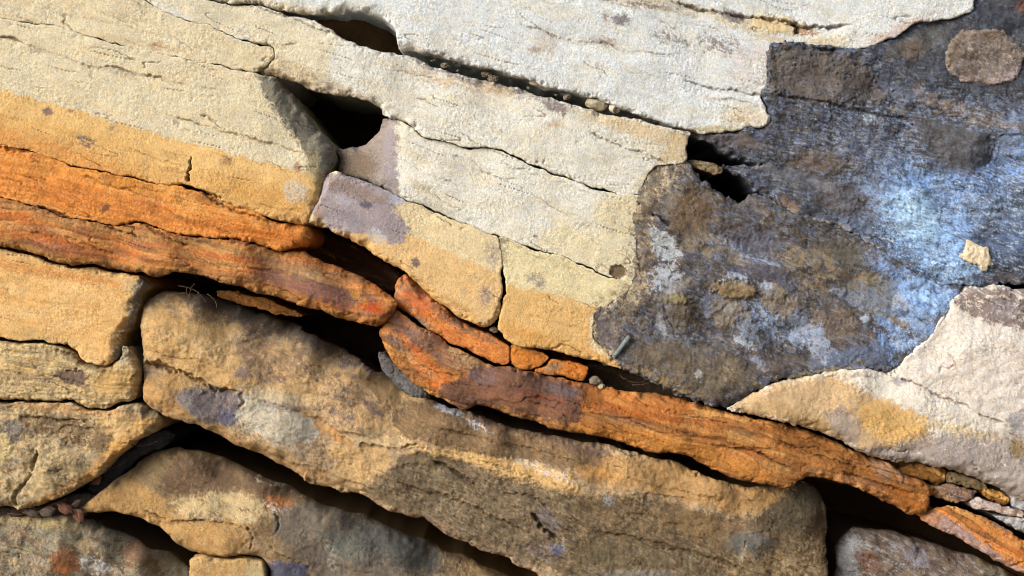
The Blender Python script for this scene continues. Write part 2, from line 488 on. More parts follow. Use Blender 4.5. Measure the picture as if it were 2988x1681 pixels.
    VN = np.zeros_like(V)
    for c in range(4): 
        for ax in range(3):
            VN[:, ax] += np.bincount(F[:, c], fn[:, ax], len(V))
    VN /= np.linalg.norm(VN, axis=1)[:, None] + 1e-12
    org = np.array([V[:, 0].mean(), y0, V[:, 2].min()])
    V = V - org
    cen_p = ident[q].max(1)
    fid = np.concatenate([cen_p] + [np.zeros(len(f_), np.int32) for f_ in faces[1:]])
    parts = [k for k in range(len(pnames)) if (fid == k).sum() > 12]
    if len(parts) <= 1:
        me = make_mesh(name, V, F, Cc, MAT[mat])
        o = bpy.data.objects.new(name, me); COL.objects.link(o); o.location = org
        if parent is None:
            o['label'] = label; o['category'] = cat; o['kind'] = 'thing'
            if group: o['group'] = group
        else:
            o.parent = parent; o.location = org - np.array(parent.location)
            if label: o['label'] = label
        return o
    root = bpy.data.objects.new(name, None); COL.objects.link(root)
    root.empty_display_size = 0.05; root.location = org
    root['label'] = label; root['category'] = cat; root['kind'] = 'thing'
    if group: root['group'] = group
    for k in parts:
        fs = F[fid == k]; us = np.unique(fs); rm = np.full(len(V), -1); rm[us] = np.arange(len(us))
        me = make_mesh(pnames[k], V[us], rm[fs], Cc[us], MAT[mat], VN[us])
        o = bpy.data.objects.new(pnames[k], me); COL.objects.link(o); o.parent = root
        if plabels[k]: o['label'] = plabels[k]
    return root
# ------------------------------------------------------------------ ground and the cliff behind the blocks
def grid_sheet(name, x0, x1, y0, y1, step, fn, cfn, mat):
    gx = np.arange(x0, x1 + step, step); gy = np.arange(y0, y1 + step, step)
    X, Y = np.meshgrid(gx, gy)
    V = fn(X.ravel(), Y.ravel()); n = len(gx); i = np.arange(len(gy) - 1)[:, None] * n + np.arange(n - 1)[None, :]
    i = i.ravel(); F = np.stack([i, i + n, i + n + 1, i + 1], 1)
    me = make_mesh(name, V, F, cfn(X.ravel(), Y.ravel()), mat)
    o = bpy.data.objects.new(name, me); COL.objects.link(o); o['kind'] = 'structure'
    return o

def cliff_pts(X, Y):
    dep = 0.56 + 0.05 * fbm(X / 400, Y / 200, 4, 3)
    out = np.maximum(np.abs(X - 1288) - 1500, np.abs(Y - 700) - 915)
    dep = dep - 0.54 * sst(0, 90, out)
    return np.stack([(X - 1288) / 1000, dep, ZC - (Y - 724.5) / 1000], 1)
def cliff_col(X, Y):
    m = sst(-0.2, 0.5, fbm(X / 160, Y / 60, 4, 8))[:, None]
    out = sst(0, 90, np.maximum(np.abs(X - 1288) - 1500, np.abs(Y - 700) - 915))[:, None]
    deep = lin((92, 72, 54)) * (1 - m) + lin((60, 54, 50)) * m  # dark only behind the gaps: their shade is deepened by colour
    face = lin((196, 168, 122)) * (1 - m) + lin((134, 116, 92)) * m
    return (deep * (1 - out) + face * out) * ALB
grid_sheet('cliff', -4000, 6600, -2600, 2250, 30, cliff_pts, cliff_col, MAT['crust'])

gm = plain_material('sandy ground', (150, 128, 98), (112, 96, 76), 9, 0.95, 0.6)
gme = bpy.data.meshes.new('ground')
rg = random.Random(4)
gv = []; gfc = []
NG = 60
for j in range(NG + 1):
    for i in range(NG + 1):
        xx = (i / NG * 2 - 1); yy = (j / NG * 2 - 1)
        xx = 400 * xx * abs(xx) ** 1.5; yy = 400 * yy * abs(yy) ** 1.5
        gv.append((xx, yy, rg.uniform(-0.03, 0.0)))
for j in range(NG):
    for i in range(NG):
        a_ = j * (NG + 1) + i
        gfc.append((a_, a_ + 1, a_ + NG + 2, a_ + NG + 1))
gme.from_pydata(gv, [], gfc); gme.materials.append(gm)
go = bpy.data.objects.new('ground', gme); COL.objects.link(go); go['kind'] = 'structure'

# ------------------------------------------------------------------ colours as a fully lit face shows them
CREAM = (222, 212, 182); PALE = (224, 224, 214); WHITE = (220, 228, 232); OCHRE = (230, 190, 124); GOLD = (220, 172, 102)
ORANGE = (212, 136, 64); DEEP = (196, 104, 44); RUST = (158, 86, 44); PURP = (124, 106, 106); LILAC = (160, 152, 166)
GREY = (138, 132, 120); DARK = (84, 78, 74); BLUE = (92, 106, 134); PBLUE = (166, 196, 236); BROWN = (112, 92, 70); TAN = (196, 164, 112)
G = 'bedded sandstone blocks of the outcrop'
rock_args = {}

# ---- top slab
rock('sandstone_slab', 'long white gritty slab across the top, above the open pebble crack', 'rock',
 [(60,-250),(2540,-250),(2480,-80),(2452,0),(2440,28),(2390,48),(2300,60),(2265,88),(2180,123),(2130,126),(2080,118),(2035,118),(2000,108),(1940,112),(1935,130),(1932,170),(1930,215),(1915,240),(1932,270),(1942,305),(1930,318),(1880,322),(1820,335),(1770,335),(1735,328),(1690,318),(1640,298),(1560,272),(1510,250),(1460,240),(1380,220),(1330,203),(1240,175),(1180,163),(1100,142),(1030,126),(1002,120),(1000,108),(993,72),(962,46),(925,34),(880,30),(840,33),(780,34),(730,30),(650,12),(550,2),(430,-40),(250,-120)],
 60, WHITE, ang=15, rad=[(900,40,26),(1000,100,22),(1300,190,14),(1600,290,10),(1900,310,9),(1930,200,1.5),(1935,140,1.5),(2200,100,3),(2400,48,4),(600,0,16)], ratio=.8,
 ctrl=[(700,-60,0),(1200,60,4),(1500,150,0),(1850,200,-6),(1900,290,-8),(2000,60,-4),(2300,0,6),(1000,60,6)], strata=1.0, hair=.34, group=G, seed=10,
 mott=[((200,200,194),26,12,.18,.25,.45),((232,238,240),18,10,.3,.25,.5)],
 streak=[((218,212,190),200,40,.45)],
 patches=[P(E(1030,140,90,14,18),(206,180,130),14,12,20,.5), P(E(700,20,170,20,12),(214,200,158),18,14,30,.7),
  P([(1560,-10),(1700,0),(1830,30),(1960,48),(2020,64),(2000,100),(1940,108),(1870,80),(1780,48),(1650,24),(1560,10)],(206,192,160),14,14,26,.8,mot=(60,14,-.15,.35)),
  P(E(1560,48,24,12,8),(116,106,108),7,8,14,.85), P(E(1522,42,9,7),(150,132,128),5,4,10,.8), P(E(1620,10,90,9,10),(110,98,98),8,10,20,.75,mot=(24,9,-.1,.3)),
  P(E(1850,42,34,14,16),(112,104,110),8,10,14,.85), P(E(1685,96,42,13,12),(132,118,112),9,10,16,.75,mot=(22,8,-.1,.3)), P(E(1815,112,50,22,18),(136,122,122),12,14,20,.85,mot=(18,9,-.08,.25)),
  P(E(1520,105,30,8,6),(150,132,124),8,8,14,.7), P(E(1345,124,16,6),(150,130,110),6,6,12,.7), P(E(1370,105,30,30),(206,186,160),16,10,20,.4),
  P(E(1950,60,70,22,6),(214,190,136),10,10,18,.7,2), P(E(2032,78,32,16,10),(150,104,48),8,10,14,.85,mot=(12,8,-.15,.3)), P(E(2080,105,60,16),(222,210,178),9,8,18,.8,2),
  P(E(1900,170,60,60),(206,190,184),26,20,30,.6,mot=(16,8,-.05,.3)), P(E(1880,285,60,26,10),(226,214,188),12,10,20,.7), P(E(1850,300,34,16,-10),(182,154,100),12,12,16,.7,mot=(20,9,0,.3)), P(E(1790,325,70,8),(190,176,128),7,6,14,.8),
  P(E(2250,80,90,10,-25),(196,160,140),7,8,14,.6)],
 cracks=[K([(1690,2),(1780,26),(1830,34),(1900,44),(1960,50),(2005,60),(2020,70),(2070,66),(2140,60)],3.2,14,6,30,.7,(70,50,32)), K([(1990,52),(2010,66),(2004,84)],6,18,0,30,.8,(54,38,22)),
  K([(1310,60),(1380,88),(1440,104),(1520,108),(1580,128),(1660,134),(1720,132)],1.4,5,2,24,.5,(120,92,62)), K([(1714,196),(1770,216),(1850,226),(1920,238)],1.8,7,3,18,.6,(70,52,34)),
  K([(1780,245),(1850,250),(1905,262),(1930,280)],1.2,4,3,20,.4,(120,92,62)), K([(1500,0),(1600,20),(1680,60),(1720,80)],1.1,4,2,20,.4,(130,104,70)), K([(1560,180),(1640,190),(1720,220)],.9,3,0,20,.35,(150,124,90)), K([(1200,60),(1260,75),(1340,100)],.8,3,0,20,.3,(150,124,90))])

# ---- second layer with the hole
rock('sandstone_slab', 'whitish slab under the pebble crack, between the round hole and the black cavity', 'rock',
 [(-100,-250),(60,-240),(250,-110),(430,-30),(550,8),(650,18),(730,38),(780,48),(838,80),(850,92),(890,109),(930,122),(962,131),(990,128),(1030,138),(1100,165),(1180,190),(1250,205),(1330,225),(1380,245),(1440,262),(1500,280),(1560,288),(1640,308),(1700,330),(1735,335),(1728,370),(1730,405),(1650,418),(1625,450),(1608,490),(1520,478),(1450,455),(1380,428),(1340,412),(1260,373),(1180,368),(1120,355),(1060,335),(1020,305),(970,287),(955,265),(905,247),(850,236),(790,224),(740,206),(700,191),(648,180),(687,148),(688,119),(640,108),(550,75),(520,58),(470,50),(440,40),(360,-5),(250,-55),(100,-120),(-60,-190)],
 49, PALE, ang=16, rad=[(700,185,34),(850,225,30),(960,270,24),(900,100,14),(1300,215,30),(1500,280,22),(1700,330,8),(1300,390,1.5),(1550,480,1.5),(1150,362,1.5),(500,60,1.5),(600,90,1.5),(670,140,7),(1640,450,1.5),(640,12,1.5)], ratio=.85, gap=-1.0, gapn=2.2,
 ctrl=[(500,20,0),(720,120,2),(820,160,6),(900,180,6),(1150,260,4),(1400,330,2),(1650,380,-4),(1100,170,-8),(1240,200,-10)], strata=.9, hair=.36, group=G, seed=30, rcv=.5,
 mott=[((202,198,186),24,11,.2,.25,.4),((232,236,236),18,10,.3,.25,.45)],
 streak=[((218,210,184),160,36,.5)],
 patches=[P([(250,-120),(560,-20),(760,60),(860,95),(830,130),(815,190),(790,225),(640,190),(680,120),(500,60),(250,-80)],CREAM,12,14,40,.8,part=None),
  P([(690,130),(760,165),(850,205),(960,262),(930,285),(800,240),(640,195),(650,170)],(186,164,128),10,10,20,.55), P(E(545,30,50,22,20),(206,200,176),16,10,20,.6),
  P([(640,170),(700,176),(760,215),(700,195),(646,184)],(132,110,84),6,6,12,.6),
  P(E(1145,205,150,16,14),(196,160,110),14,14,26,.6,mot=(50,12,-.1,.3)), P([(1040,140),(1130,168),(1250,205),(1330,225),(1320,240),(1220,222),(1120,190),(1030,150)],(122,116,120),8,10,16,.75,mot=(30,9,-.15,.3)),
  P(E(1300,230,130,12,16),(150,138,134),12,12,20,.7,mot=(26,8,-.05,.25)), P(E(1250,222,40,14,12),(206,180,136),8,8,16,.5), P(E(1400,268,34,14,22),(124,110,112),8,10,14,.8), P(E(1392,315,24,10),(190,160,120),8,8,14,.6), P(E(1590,320,120,20,16),(212,184,130),16,14,30,.65),
  P([(1690,330),(1735,336),(1732,406),(1650,416),(1670,380)],(192,168,122),12,10,20,.7), P(E(1640,470,40,40),(206,190,146),16,10,20,.6)],
 cracks=[K([(555,6),(650,22),(740,46),(800,74),(848,88)],1.8,6,2,24,.5,(110,86,52)), K([(690,120),(730,112),(755,104)],1.2,4,0,20,.5,(140,110,60)),
  K([(1180,295),(1240,320),(1290,342)],.9,3,0,20,.35,(150,122,80)), K([(1480,330),(1540,360),(1590,378),(1630,388),(1680,410)],1.7,6,2,22,.6,(96,66,34)), K([(1420,310),(1390,318),(1360,316)],.8,2,0,20,.4,(150,120,70)),
  K([(700,160),(780,192),(850,220)],1.0,3,0,20,.3,(140,110,70)), K([(1620,470),(1560,465),(1520,470)],1.1,4,0,20,.5,(120,92,44))])

# ---- thin upper left slab
rock('sandstone_slab', 'thin cream slab in the top left corner, ending at a short upright joint', 'rock',
 [(-250,-245),(-60,-185),(100,-115),(250,-50),(360,0),(440,45),(470,54),(520,62),(550,79),(640,112),(685,122),(684,146),(645,179),(600,172),(520,157),(445,142),(380,128),(270,103),(150,66),(0,44),(-250,-20)],
 50, CREAM, ang=15, r=2, gap=-2.0, strata=.9, hair=.5, group=G, seed=50, ratio=.5, gapn=2.2, rad=[(100,60,1.5),(400,130,1.5),(560,165,4),(640,110,2),(660,160,7)],
 mott=[((212,194,154),26,10,.15,.25,.5),((232,222,190),18,10,.3,.25,.5)], streak=[((228,216,182),150,26,.6),((212,190,146),120,18,.4)],
 patches=[P(E(400,118,22,10,10),(168,118,70),7,8,12,.6,mot=(12,6,-.1,.3))],
 cracks=[K([(140,30),(230,50),(310,62),(420,96)],.9,3,1,18,.4,(150,112,66)), K([(250,35),(330,52),(380,50)],.8,3,1,18,.4,(150,112,66)), K([(300,95),(380,118),(470,130)],.9,3,1,18,.4,(150,112,66)), K([(0,48),(60,52),(150,70)],1,4,1,20,.4,(130,100,60))])

# ---- left cream and ochre block
rock('sandstone_block', 'broad cream and ochre banded block with a grey right end beside the black cavity', 'rock',
 [(-250,-15),(0,48),(150,70),(270,107),(380,132),(445,146),(520,161),(600,176),(648,184),(690,192),(712,215),(745,260),(790,320),(826,360),(832,400),(815,450),(800,500),(772,560),(740,561),(690,547),(600,522),(548,503),(515,482),(475,464),(400,460),(320,442),(220,423),(150,404),(60,374),(0,362),(-250,310)],
 50, CREAM, ang=15, gap=-1.6, gapn=2.2, r=14, rad=[(300,110,1.5),(560,170,1.5),(640,182,8),(760,270,60),(820,360,70),(825,420,40),(790,530,22),(600,520,18),(650,535,18),(450,465,4),(200,415,2),(40,370,2)], ratio=.9, strata=1.0, hair=.42, group=G, seed=70, body='cream_layer',
 ctrl=[(100,200,0),(400,250,2),(600,380,4),(700,470,4),(640,250,0),(750,350,-10),(300,400,-2)],
 mott=[((212,196,160),26,10,.2,.25,.4),((232,222,190),18,10,.3,.25,.45)], streak=[((230,212,172),170,30,.6)],
 patches=[P([(-260,160),(0,226),(115,256),(220,285),(290,310),(450,352),(600,392),(770,436),(850,440),(850,600),(-260,500)],OCHRE,5,7,30,1,-.6,part='ochre_layer',label='ochre yellow layer'),
  P([(-260,240),(0,300),(200,350),(400,410),(560,470),(700,500),(800,540),(800,600),(-260,500)],GOLD,24,14,50,.75), P([(-260,265),(0,312),(140,360),(260,402),(330,430),(400,470),(-260,420)],(220,152,78),26,14,40,.7),
  P(E(640,480,140,26,15),(206,150,66),18,12,30,.5), P([(-260,240),(0,285),(120,310),(300,350),(400,395),(200,345),(0,305)],(222,176,96),10,12,26,.5),
  P([(642,184),(700,192),(850,340),(850,420),(800,455),(775,430),(768,390),(755,360),(705,290),(668,240),(655,212)],(122,120,108),7,9,18,.9,0,part='grey_end',label='grey right end'),  # right end toned grey, darker than the cream front
  P([(655,215),(690,260),(740,320),(770,372),(790,400),(765,385),(720,330),(672,262)],(72,74,74),7,9,14,.6,mot=(9,7,.0,.2)), P([(700,200),(850,350),(835,380),(780,330)],(150,140,118),14,10,20,.5),
  P([(770,372),(800,400),(812,450),(796,480),(770,440)],(176,160,116),12,10,20,.6),
  P(E(744,482,30,28,10),(206,196,180),6,9,14,.9,.6,mot=(8,6,-.22,.2),part='lichen_patch',label='pale lichen patch'),
  P(E(118,280,13,9,-15),PURP,4,6,10,.85), P(E(215,355,24,12,10),PURP,6,8,12,.85,mot=(10,6,-.1,.25)), P(E(205,345,9,6),PURP,4,6,10,.7), P(E(178,278,7,4),PURP,4,5,10,.7), P(E(243,285,6,3),PURP,3,4,10,.8), P(E(280,322,8,4),PURP,4,5,10,.5),
  P(E(572,406,16,12),(158,124,84),6,6,12,.7), P(E(748,422,10,14),(170,120,80),6,6,12,.7), P(E(430,390,30,10,8),(172,136,84),9,8,12,.5), P(E(425,425,20,8),(166,122,74),8,8,12,.45), P(E(572,480,10,6),(160,120,80),5,5,12,.5), P(E(228,190,6,10),(160,140,110),5,5,12,.6), P(E(512,288,5,4),(150,130,100),4,3,12,.6),
  P(E(90,124,16,8,10),(178,160,144),9,8,12,.6), P(E(310,185,46,8,14),(176,160,140),8,8,14,.6)],
 cracks=[K([(-80,70),(0,92),(30,97),(58,107)],2.6,9,3,30,.75,(90,58,34)), K([(58,107),(120,128),(190,156),(245,172)],1.0,4,2,30,.4,(150,114,76)), K([(205,160),(245,172),(285,170),(340,186),(400,198),(425,206)],2.0,7,3,26,.65,(84,62,44)), K([(425,206),(520,220),(590,240)],.9,3,1,20,.35,(150,120,80)),
  K([(425,292),(470,300),(520,318),(600,342),(680,362),(765,385)],1.5,5,2,24,.6,(110,82,48)), K([(400,200),(500,238),(640,235)],.7,2,1,20,.3,(160,130,90)),
  K([(480,392),(477,425),(472,458)],2.8,14,0,30,.8,(60,38,16)), K([(315,372),(400,400),(470,418)],1.0,4,2,22,.5,(140,92,44)), K([(-60,265),(0,286),(120,320),(220,340)],.8,2,1,22,.3,(170,120,60)), K([(500,480),(590,503),(680,520),(770,530)],.9,3,2,22,.4,(150,100,44)), K([(470,470),(530,488),(560,500)],3.2,14,2,22,.5,(40,26,14))])

# ---- orange bed
rock('sandstone_layer', 'bright orange bed directly under the cream and ochre banded block on the left', 'rock',
 [(-250,315),(0,366),(60,379),(150,409),(220,429),(320,447),(400,466),(462,474),(540,498),(635,535),(700,560),(765,567),(778,590),(770,618),(740,624),(690,625),(640,610),(595,600),(530,592),(470,592),(420,580),(380,565),(345,556),(300,562),(265,562),(215,552),(165,545),(130,530),(85,517),(0,495),(-250,430)],
 47, (238,162,88), 'iron', ang=14, gap=-1.8, gapn=2.4, r=12, rad=[(100,395,1.5),(400,462,2),(600,520,8),(770,595,40),(650,610,18),(400,575,4),(100,520,3)], strata=1.3, hair=.45, group=G, seed=90, layers=.35,
 streak=[((226,164,92),130,22,.6),((206,122,54),110,14,.55)], ctrl=[(0,430,0),(400,520,2),(600,570,0),(740,590,-4)],
 patches=[P(E(200,500,260,34,14),(214,134,66),24,14,40,.6), P(E(330,460,130,18,14),(214,150,74),14,10,24,.6), P([(60,470),(200,480),(420,540),(560,570),(400,560),(200,520)],(176,112,66),10,14,26,.6,mot=(60,9,.0,.25)), P([(350,450),(470,480),(640,545),(740,575),(600,560),(450,510)],(232,180,112),8,12,24,.6,mot=(50,8,.05,.25)), P(E(265,525,12,7,-30),(120,84,70),4,6,10,.9), P(E(265,444,14,7),(136,100,70),5,6,10,.6), P(E(380,505,40,12,10),(160,100,80),14,10,20,.3),
  P([(60,500),(130,520),(170,545),(300,562),(160,556),(60,520)],(156,124,88),10,8,16,.5), P(E(530,500,40,10,16),(120,92,66),8,8,14,.6), P(E(640,590,160,22,10),(200,110,44),18,12,30,.5), P(E(720,590,60,30),(196,116,54),16,12,30,.5)],
 cracks=[K([(-80,345),(0,370),(40,376),(80,382)],4,12,2,30,.5,(70,36,16)), K([(205,440),(250,458),(300,475),(350,472)],1.3,5,3,22,.6,(120,66,28)), K([(330,470),(380,478),(440,484),(480,488)],.9,3,2,18,.5,(130,72,30)), K([(470,475),(464,462)],2,9,0,18,.5,(60,36,18)),
  K([(90,518),(140,535),(175,548)],4,12,2,22,.5,(40,28,20)), K([(500,480),(540,505),(600,535),(690,560)],2.2,8,-2,22,.4,(60,30,14))])

# ---- thin red bed
rock('sandstone_layer', 'thin wavy red brown bed with a purple snout, overhanging the long black gap', 'rock',
 [(-250,433),(0,497),(85,519),(130,532),(165,547),(215,554),(265,563),(300,563),(345,558),(380,567),(420,582),(470,594),(530,594),(595,602),(640,613),(690,628),(740,627),(800,652),(850,672),(905,697),(950,722),(985,745),(1000,762),(990,785),(965,812),(945,822),(900,815),(860,805),(800,785),(740,765),(700,755),(640,738),(560,712),(520,700),(470,690),(430,686),(395,698),(350,688),(300,683),(230,668),(150,662),(100,645),(60,632),(0,620),(-250,570)],
 78, (194,128,74), 'iron', ang=12, gap=1.5, r=26, rad=[(0,510,12),(300,570,8),(500,600,14),(750,640,46),(900,700,44),(0,620,18),(300,680,26),(600,720,34),(850,795,30),(985,770,26)], ratio=.8, strata=1.8, hair=.4, group=G, seed=110, rcv=.7, layers=.8,
 ctrl=[(0,510,-26),(300,572,-28),(500,605,-30),(700,640,-40),(850,670,-60),(960,730,-40),(0,600,0),(200,640,2),(400,660,0),(600,690,0),(800,750,0),(950,790,-2)],
 streak=[((150,96,60),120,16,.7),((224,158,88),90,12,.6),((112,88,74),140,20,.6),((196,108,50),70,14,.5)],
 patches=[P([(60,525),(300,570),(480,600),(640,620),(760,634),(640,650),(480,628),(340,600),(160,570),(60,545)],(178,142,92),12,12,24,.7,mot=(60,10,-.2,.3)), P([(-250,440),(0,502),(100,525),(100,545),(0,525),(-250,470)],(190,150,96),10,10,20,.6),
  P(E(130,610,130,20,10),(166,98,54),12,12,24,.7), P(E(40,545,60,14,10),(196,116,60),12,12,24,.7), P(E(120,620,80,12,8),(124,92,84),12,12,24,.5), P(E(640,655,130,10,6),(170,84,44),8,10,20,.6),
  P([(0,590),(150,640),(300,662),(480,670),(640,715),(860,790),(850,815),(640,750),(470,705),(300,700),(0,640)],(168,128,78),8,14,24,.75,mot=(50,12,-.3,.3)), P([(150,655),(300,678),(400,692),(470,680),(560,705),(700,745),(690,770),(560,725),(400,710),(230,680)],(104,84,62),6,10,16,.7,mot=(26,8,-.1,.25)), P([(640,680),(760,690),(880,735),(960,755),(930,780),(850,770),(740,738),(660,712)],(112,84,84),14,14,24,.8,part='purple_snout',label='purple brown snout'), P(E(750,680,110,20,14),(140,124,96),16,14,24,.6), P(E(935,775,30,12,20),(186,84,40),7,8,14,.9), P(E(895,745,26,8,36),(196,144,70),6,8,14,.8), P(E(860,800,110,12,12),(164,118,66),8,8,14,.7), P(E(560,690,130,14,10),(146,104,66),10,12,20,.6), P(E(700,735,120,14,16),(150,106,62),10,10,20,.6)],
 cracks=[K([(255,563),(300,585),(325,590),(340,600)],2.6,9,3,20,.6,(60,38,22)), K([(345,560),(385,580),(430,604),(470,618)],3.2,10,4,26,.6,(50,30,18)), K([(300,566),(330,572),(322,590)],2.2,9,0,20,.6,(50,32,20)), K([(160,600),(220,612),(280,640)],1.6,6,3,26,.5,(100,50,28)), K([(0,560),(60,580),(120,590),(180,596)],1.2,5,2,24,.5,(120,60,30)), K([(590,602),(650,612),(690,628)],2.5,9,0,20,.5,(50,28,14)), K([(530,590),(548,598)],2,7,0,20,.5,(50,28,14)), K([(880,738),(900,724),(930,712)],.9,3,0,20,.3,(200,160,110)), K([(500,660),(600,672),(700,690)],1,4,2,22,.4,(100,60,36))])

# ---- left blocks below
rock('sandstone_block', 'golden block with a grey right side, on the left, under the thin red bed', 'rock',
 [(-250,578),(0,626),(60,638),(100,651),(150,668),(230,674),(290,686),(345,692),(362,702),(372,720),(348,742),(336,790),(318,825),(304,850),(294,890),(272,915),(245,920),(210,905),(185,882),(165,868),(110,860),(50,858),(0,850),(-250,830)],
 50, (234,190,124), ang=12, r=14, gap=.2, rad=[(100,650,5),(330,695,10),(355,740,40),(310,850,34),(250,915,6),(100,860,3),(0,850,3)], ratio=1.0, strata=.8, hair=.3, group=G, seed=130, weather=.16,
 streak=[((222,166,92),140,24,.55),((238,204,146),90,30,.5)], mott=[((196,158,98),20,9,.22,.2,.4)],
 patches=[P(E(150,690,200,12,10),(206,132,58),12,10,24,.6), P(E(330,720,24,20),(206,182,136),10,10,14,.6), P([(345,690),(380,720),(345,760),(330,830),(300,900),(280,912),(298,850),(318,805),(330,750)],(122,122,114),6,8,14,.85,part='grey_side',label='blue grey right side'), P(E(110,845,90,12,6),(200,170,112),10,8,18,.5), P(E(100,856,30,5),(140,110,80),5,6,12,.6)],  # right side toned blue grey, darker than the golden front
 cracks=[K([(20,745),(120,760),(230,775)],.7,2,1,20,.25,(160,110,60))])
rock('sandstone_block', 'flaky tan ledge block on the left edge with a dark purple blotch', 'rock',
 [(-250,836),(0,856),(50,864),(110,866),(160,874),(180,890),(208,912),(245,926),(272,921),(296,895),(312,872),(332,890),(348,930),(342,975),(335,1010),(300,1012),(262,1028),(240,1030),(205,1022),(175,1010),(140,1008),(0,1006),(-250,1000)],
 44, (214,190,142), ang=10, r=10, gap=.5, rad=[(50,865,8),(200,905,20),(300,890,10),(340,950,40),(150,1010,5)], ratio=.9, strata=2.6, hair=.5, group=G, seed=150, rough=1.8, weather=.26,
 streak=[((164,144,106),110,12,.7),((214,184,124),80,14,.6)], mott=[((150,128,98),30,9,.2,.2,.5)],
 patches=[P([(130,940),(170,928),(215,935),(225,950),(210,975),(185,968),(150,955)],(106,88,80),5,8,14,.9,-1.5,part='ironstone_stain',label='dark purple blotch'), P(E(215,910,50,10,16),(110,92,78),8,8,14,.6), P(E(290,960,60,40),(206,164,96),18,12,24,.7), P(E(310,900,14,24),(150,146,132),8,8,14,.6), P(E(90,955,40,4,6),(120,98,78),4,5,12,.6)],
 cracks=[K([(0,930),(60,940),(150,950)],1.2,4,2,18,.5,(100,78,56)), K([(140,920),(190,930),(260,930)],1.2,4,2,18,.4,(100,78,56)), K([(0,880),(80,885),(150,895)],1,4,2,18,.35,(120,98,70)), K([(60,985),(150,990),(240,1000)],1,4,2,18,.4,(120,90,60))])
rock('sandstone_block', 'lumpy brown and gold wedge block low on the left, narrowing down to the dead leaves', 'rock',
 [(-250,1008),(0,1013),(140,1014),(175,1016),(205,1028),(240,1036),(265,1034),(300,1022),(345,1015),(365,1030),(398,1058),(392,1080),(370,1095),(330,1120),(290,1150),(262,1178),(225,1210),(190,1235),(155,1252),(110,1268),(50,1280),(0,1280),(-250,1270)],
 52, (196,174,134), ang=8, r=16, gap=.6, rad=[(50,1015,6),(250,1035,8),(390,1065,40),(300,1140,18),(150,1255,22)], ratio=.9, strata=1.2, hair=.3, group=G, seed=170, rough=2.6, weather=.28,
 ctrl=[(50,1060,2),(150,1075,-8),(200,1100,-10),(300,1070,4),(130,1150,4),(60,1180,-6),(100,1230,2),(40,1110,0),(30,1230,-4)],
 mott=[((120,108,86),50,30,.05,.2,.7),((212,176,112),26,16,.28,.2,.6)],
 patches=[P([(40,1050),(100,1045),(200,1058),(290,1080),(280,1120),(240,1140),(180,1110),(110,1095),(60,1070)],(124,100,74),8,12,20,.8,-2,mot=(26,10,-.3,.25)), P(E(30,1085,28,30,20),(106,104,106),8,10,16,.8), P(E(30,1160,24,14,10),(112,108,106),8,10,14,.6), P(E(10,1130,20,40),(218,196,140),12,12,20,.7),
  P([(398,1058),(330,1118),(225,1208),(120,1264),(60,1276),(110,1250),(220,1180),(270,1120),(350,1050)],(212,160,88),8,10,16,.8,part='golden_edge',label='golden lower edge'), P(E(300,1070,60,30,10),(216,180,120),14,12,22,.6), P(E(180,1030,150,10,6),(200,146,84),9,10,16,.6), P(E(240,1020,90,8,4),(156,136,112),8,8,16,.5), P(E(170,1190,60,40,-40),(156,138,104),16,14,22,.5), P(E(240,1150,30,20,-40),(130,120,98),10,10,16,.5), P(E(100,1220,30,40),(200,176,124),14,12,22,.4)],
 cracks=[K([(98,1130),(85,1175),(70,1205),(55,1230),(36,1252),(36,1268),(46,1276)],4,16,7,40,.5,(70,56,42)), K([(40,1050),(90,1048),(150,1060),(210,1062)],2,7,5,24,.5,(80,62,46)), K([(135,1092),(160,1075),(200,1080),(240,1076)],1.6,6,3,20,.5,(84,62,46)), K([(165,1100),(170,1112),(158,1122)],1.8,6,2,20,.5,(84,62,46)), K([(0,1180),(20,1200),(36,1215),(40,1250)],1.6,6,3,24,.5,(100,80,56))])
rock('sandstone_block', 'grey and rust mottled block filling the bottom left corner', 'rock',
 [(-250,1296),(0,1298),(50,1300),(110,1302),(165,1302),(210,1320),(265,1350),(330,1384),(395,1420),(440,1452),(480,1500),(520,1620),(-250,1620)],
 36, (162,146,118), 'crust', ang=18, r=40, ctrl=[(0,1400,0),(150,1400,0),(150,1302,-10),(220,1325,-60),(300,1370,-90),(400,1430,-120),(470,1500,-120),(240,1390,-8),(330,1440,-14)], rad=[(0,1300,20),(150,1308,30),(300,1350,40),(450,1430,40)], ratio=.9, strata=.8, hair=.2, group=G, seed=190, edge_jit=.3, rough=1.6, rcv=.9,
 mott=[((96,76,58),46,26,.0,.2,.8),((170,150,112),22,14,.22,.16,.8),((132,130,112),40,20,.2,.2,.6)],
 patches=[P(E(90,1318,100,12,6),(178,158,104),8,10,16,.8), P([(200,1320),(330,1350),(470,1430),(500,1500),(420,1500),(360,1420),(260,1360)],(138,134,112),18,14,24,.8), P(E(160,1418,34,34),(140,84,40),9,10,16,.85), P(E(155,1430,12,12),(196,120,50),6,6,10,.7), P(E(330,1400,40,30,30),(124,84,56),12,12,20,.7), P(E(230,1430,34,20,20),(206,204,204),6,12,12,.9,.8,mot=(16,12,-.1,.15),part='lichen_patch',label='white lichen patch'), P(E(80,1420,26,16),(176,156,128),6,9,12,.7,.5), P(E(30,1412,16,8),(206,180,130),5,6,10,.8), P(E(205,1380,14,18),(186,160,116),6,8,12,.8), P(E(60,1386,20,7),(170,160,120),5,6,12,.7), P(E(330,1360,50,14,36),(196,196,180),12,12,18,.5), P(E(120,1350,40,10,10),(150,150,130),10,10,18,.5), P(E(40,1345,16,6),(190,160,120),5,6,10,.7)],
 cracks=[])
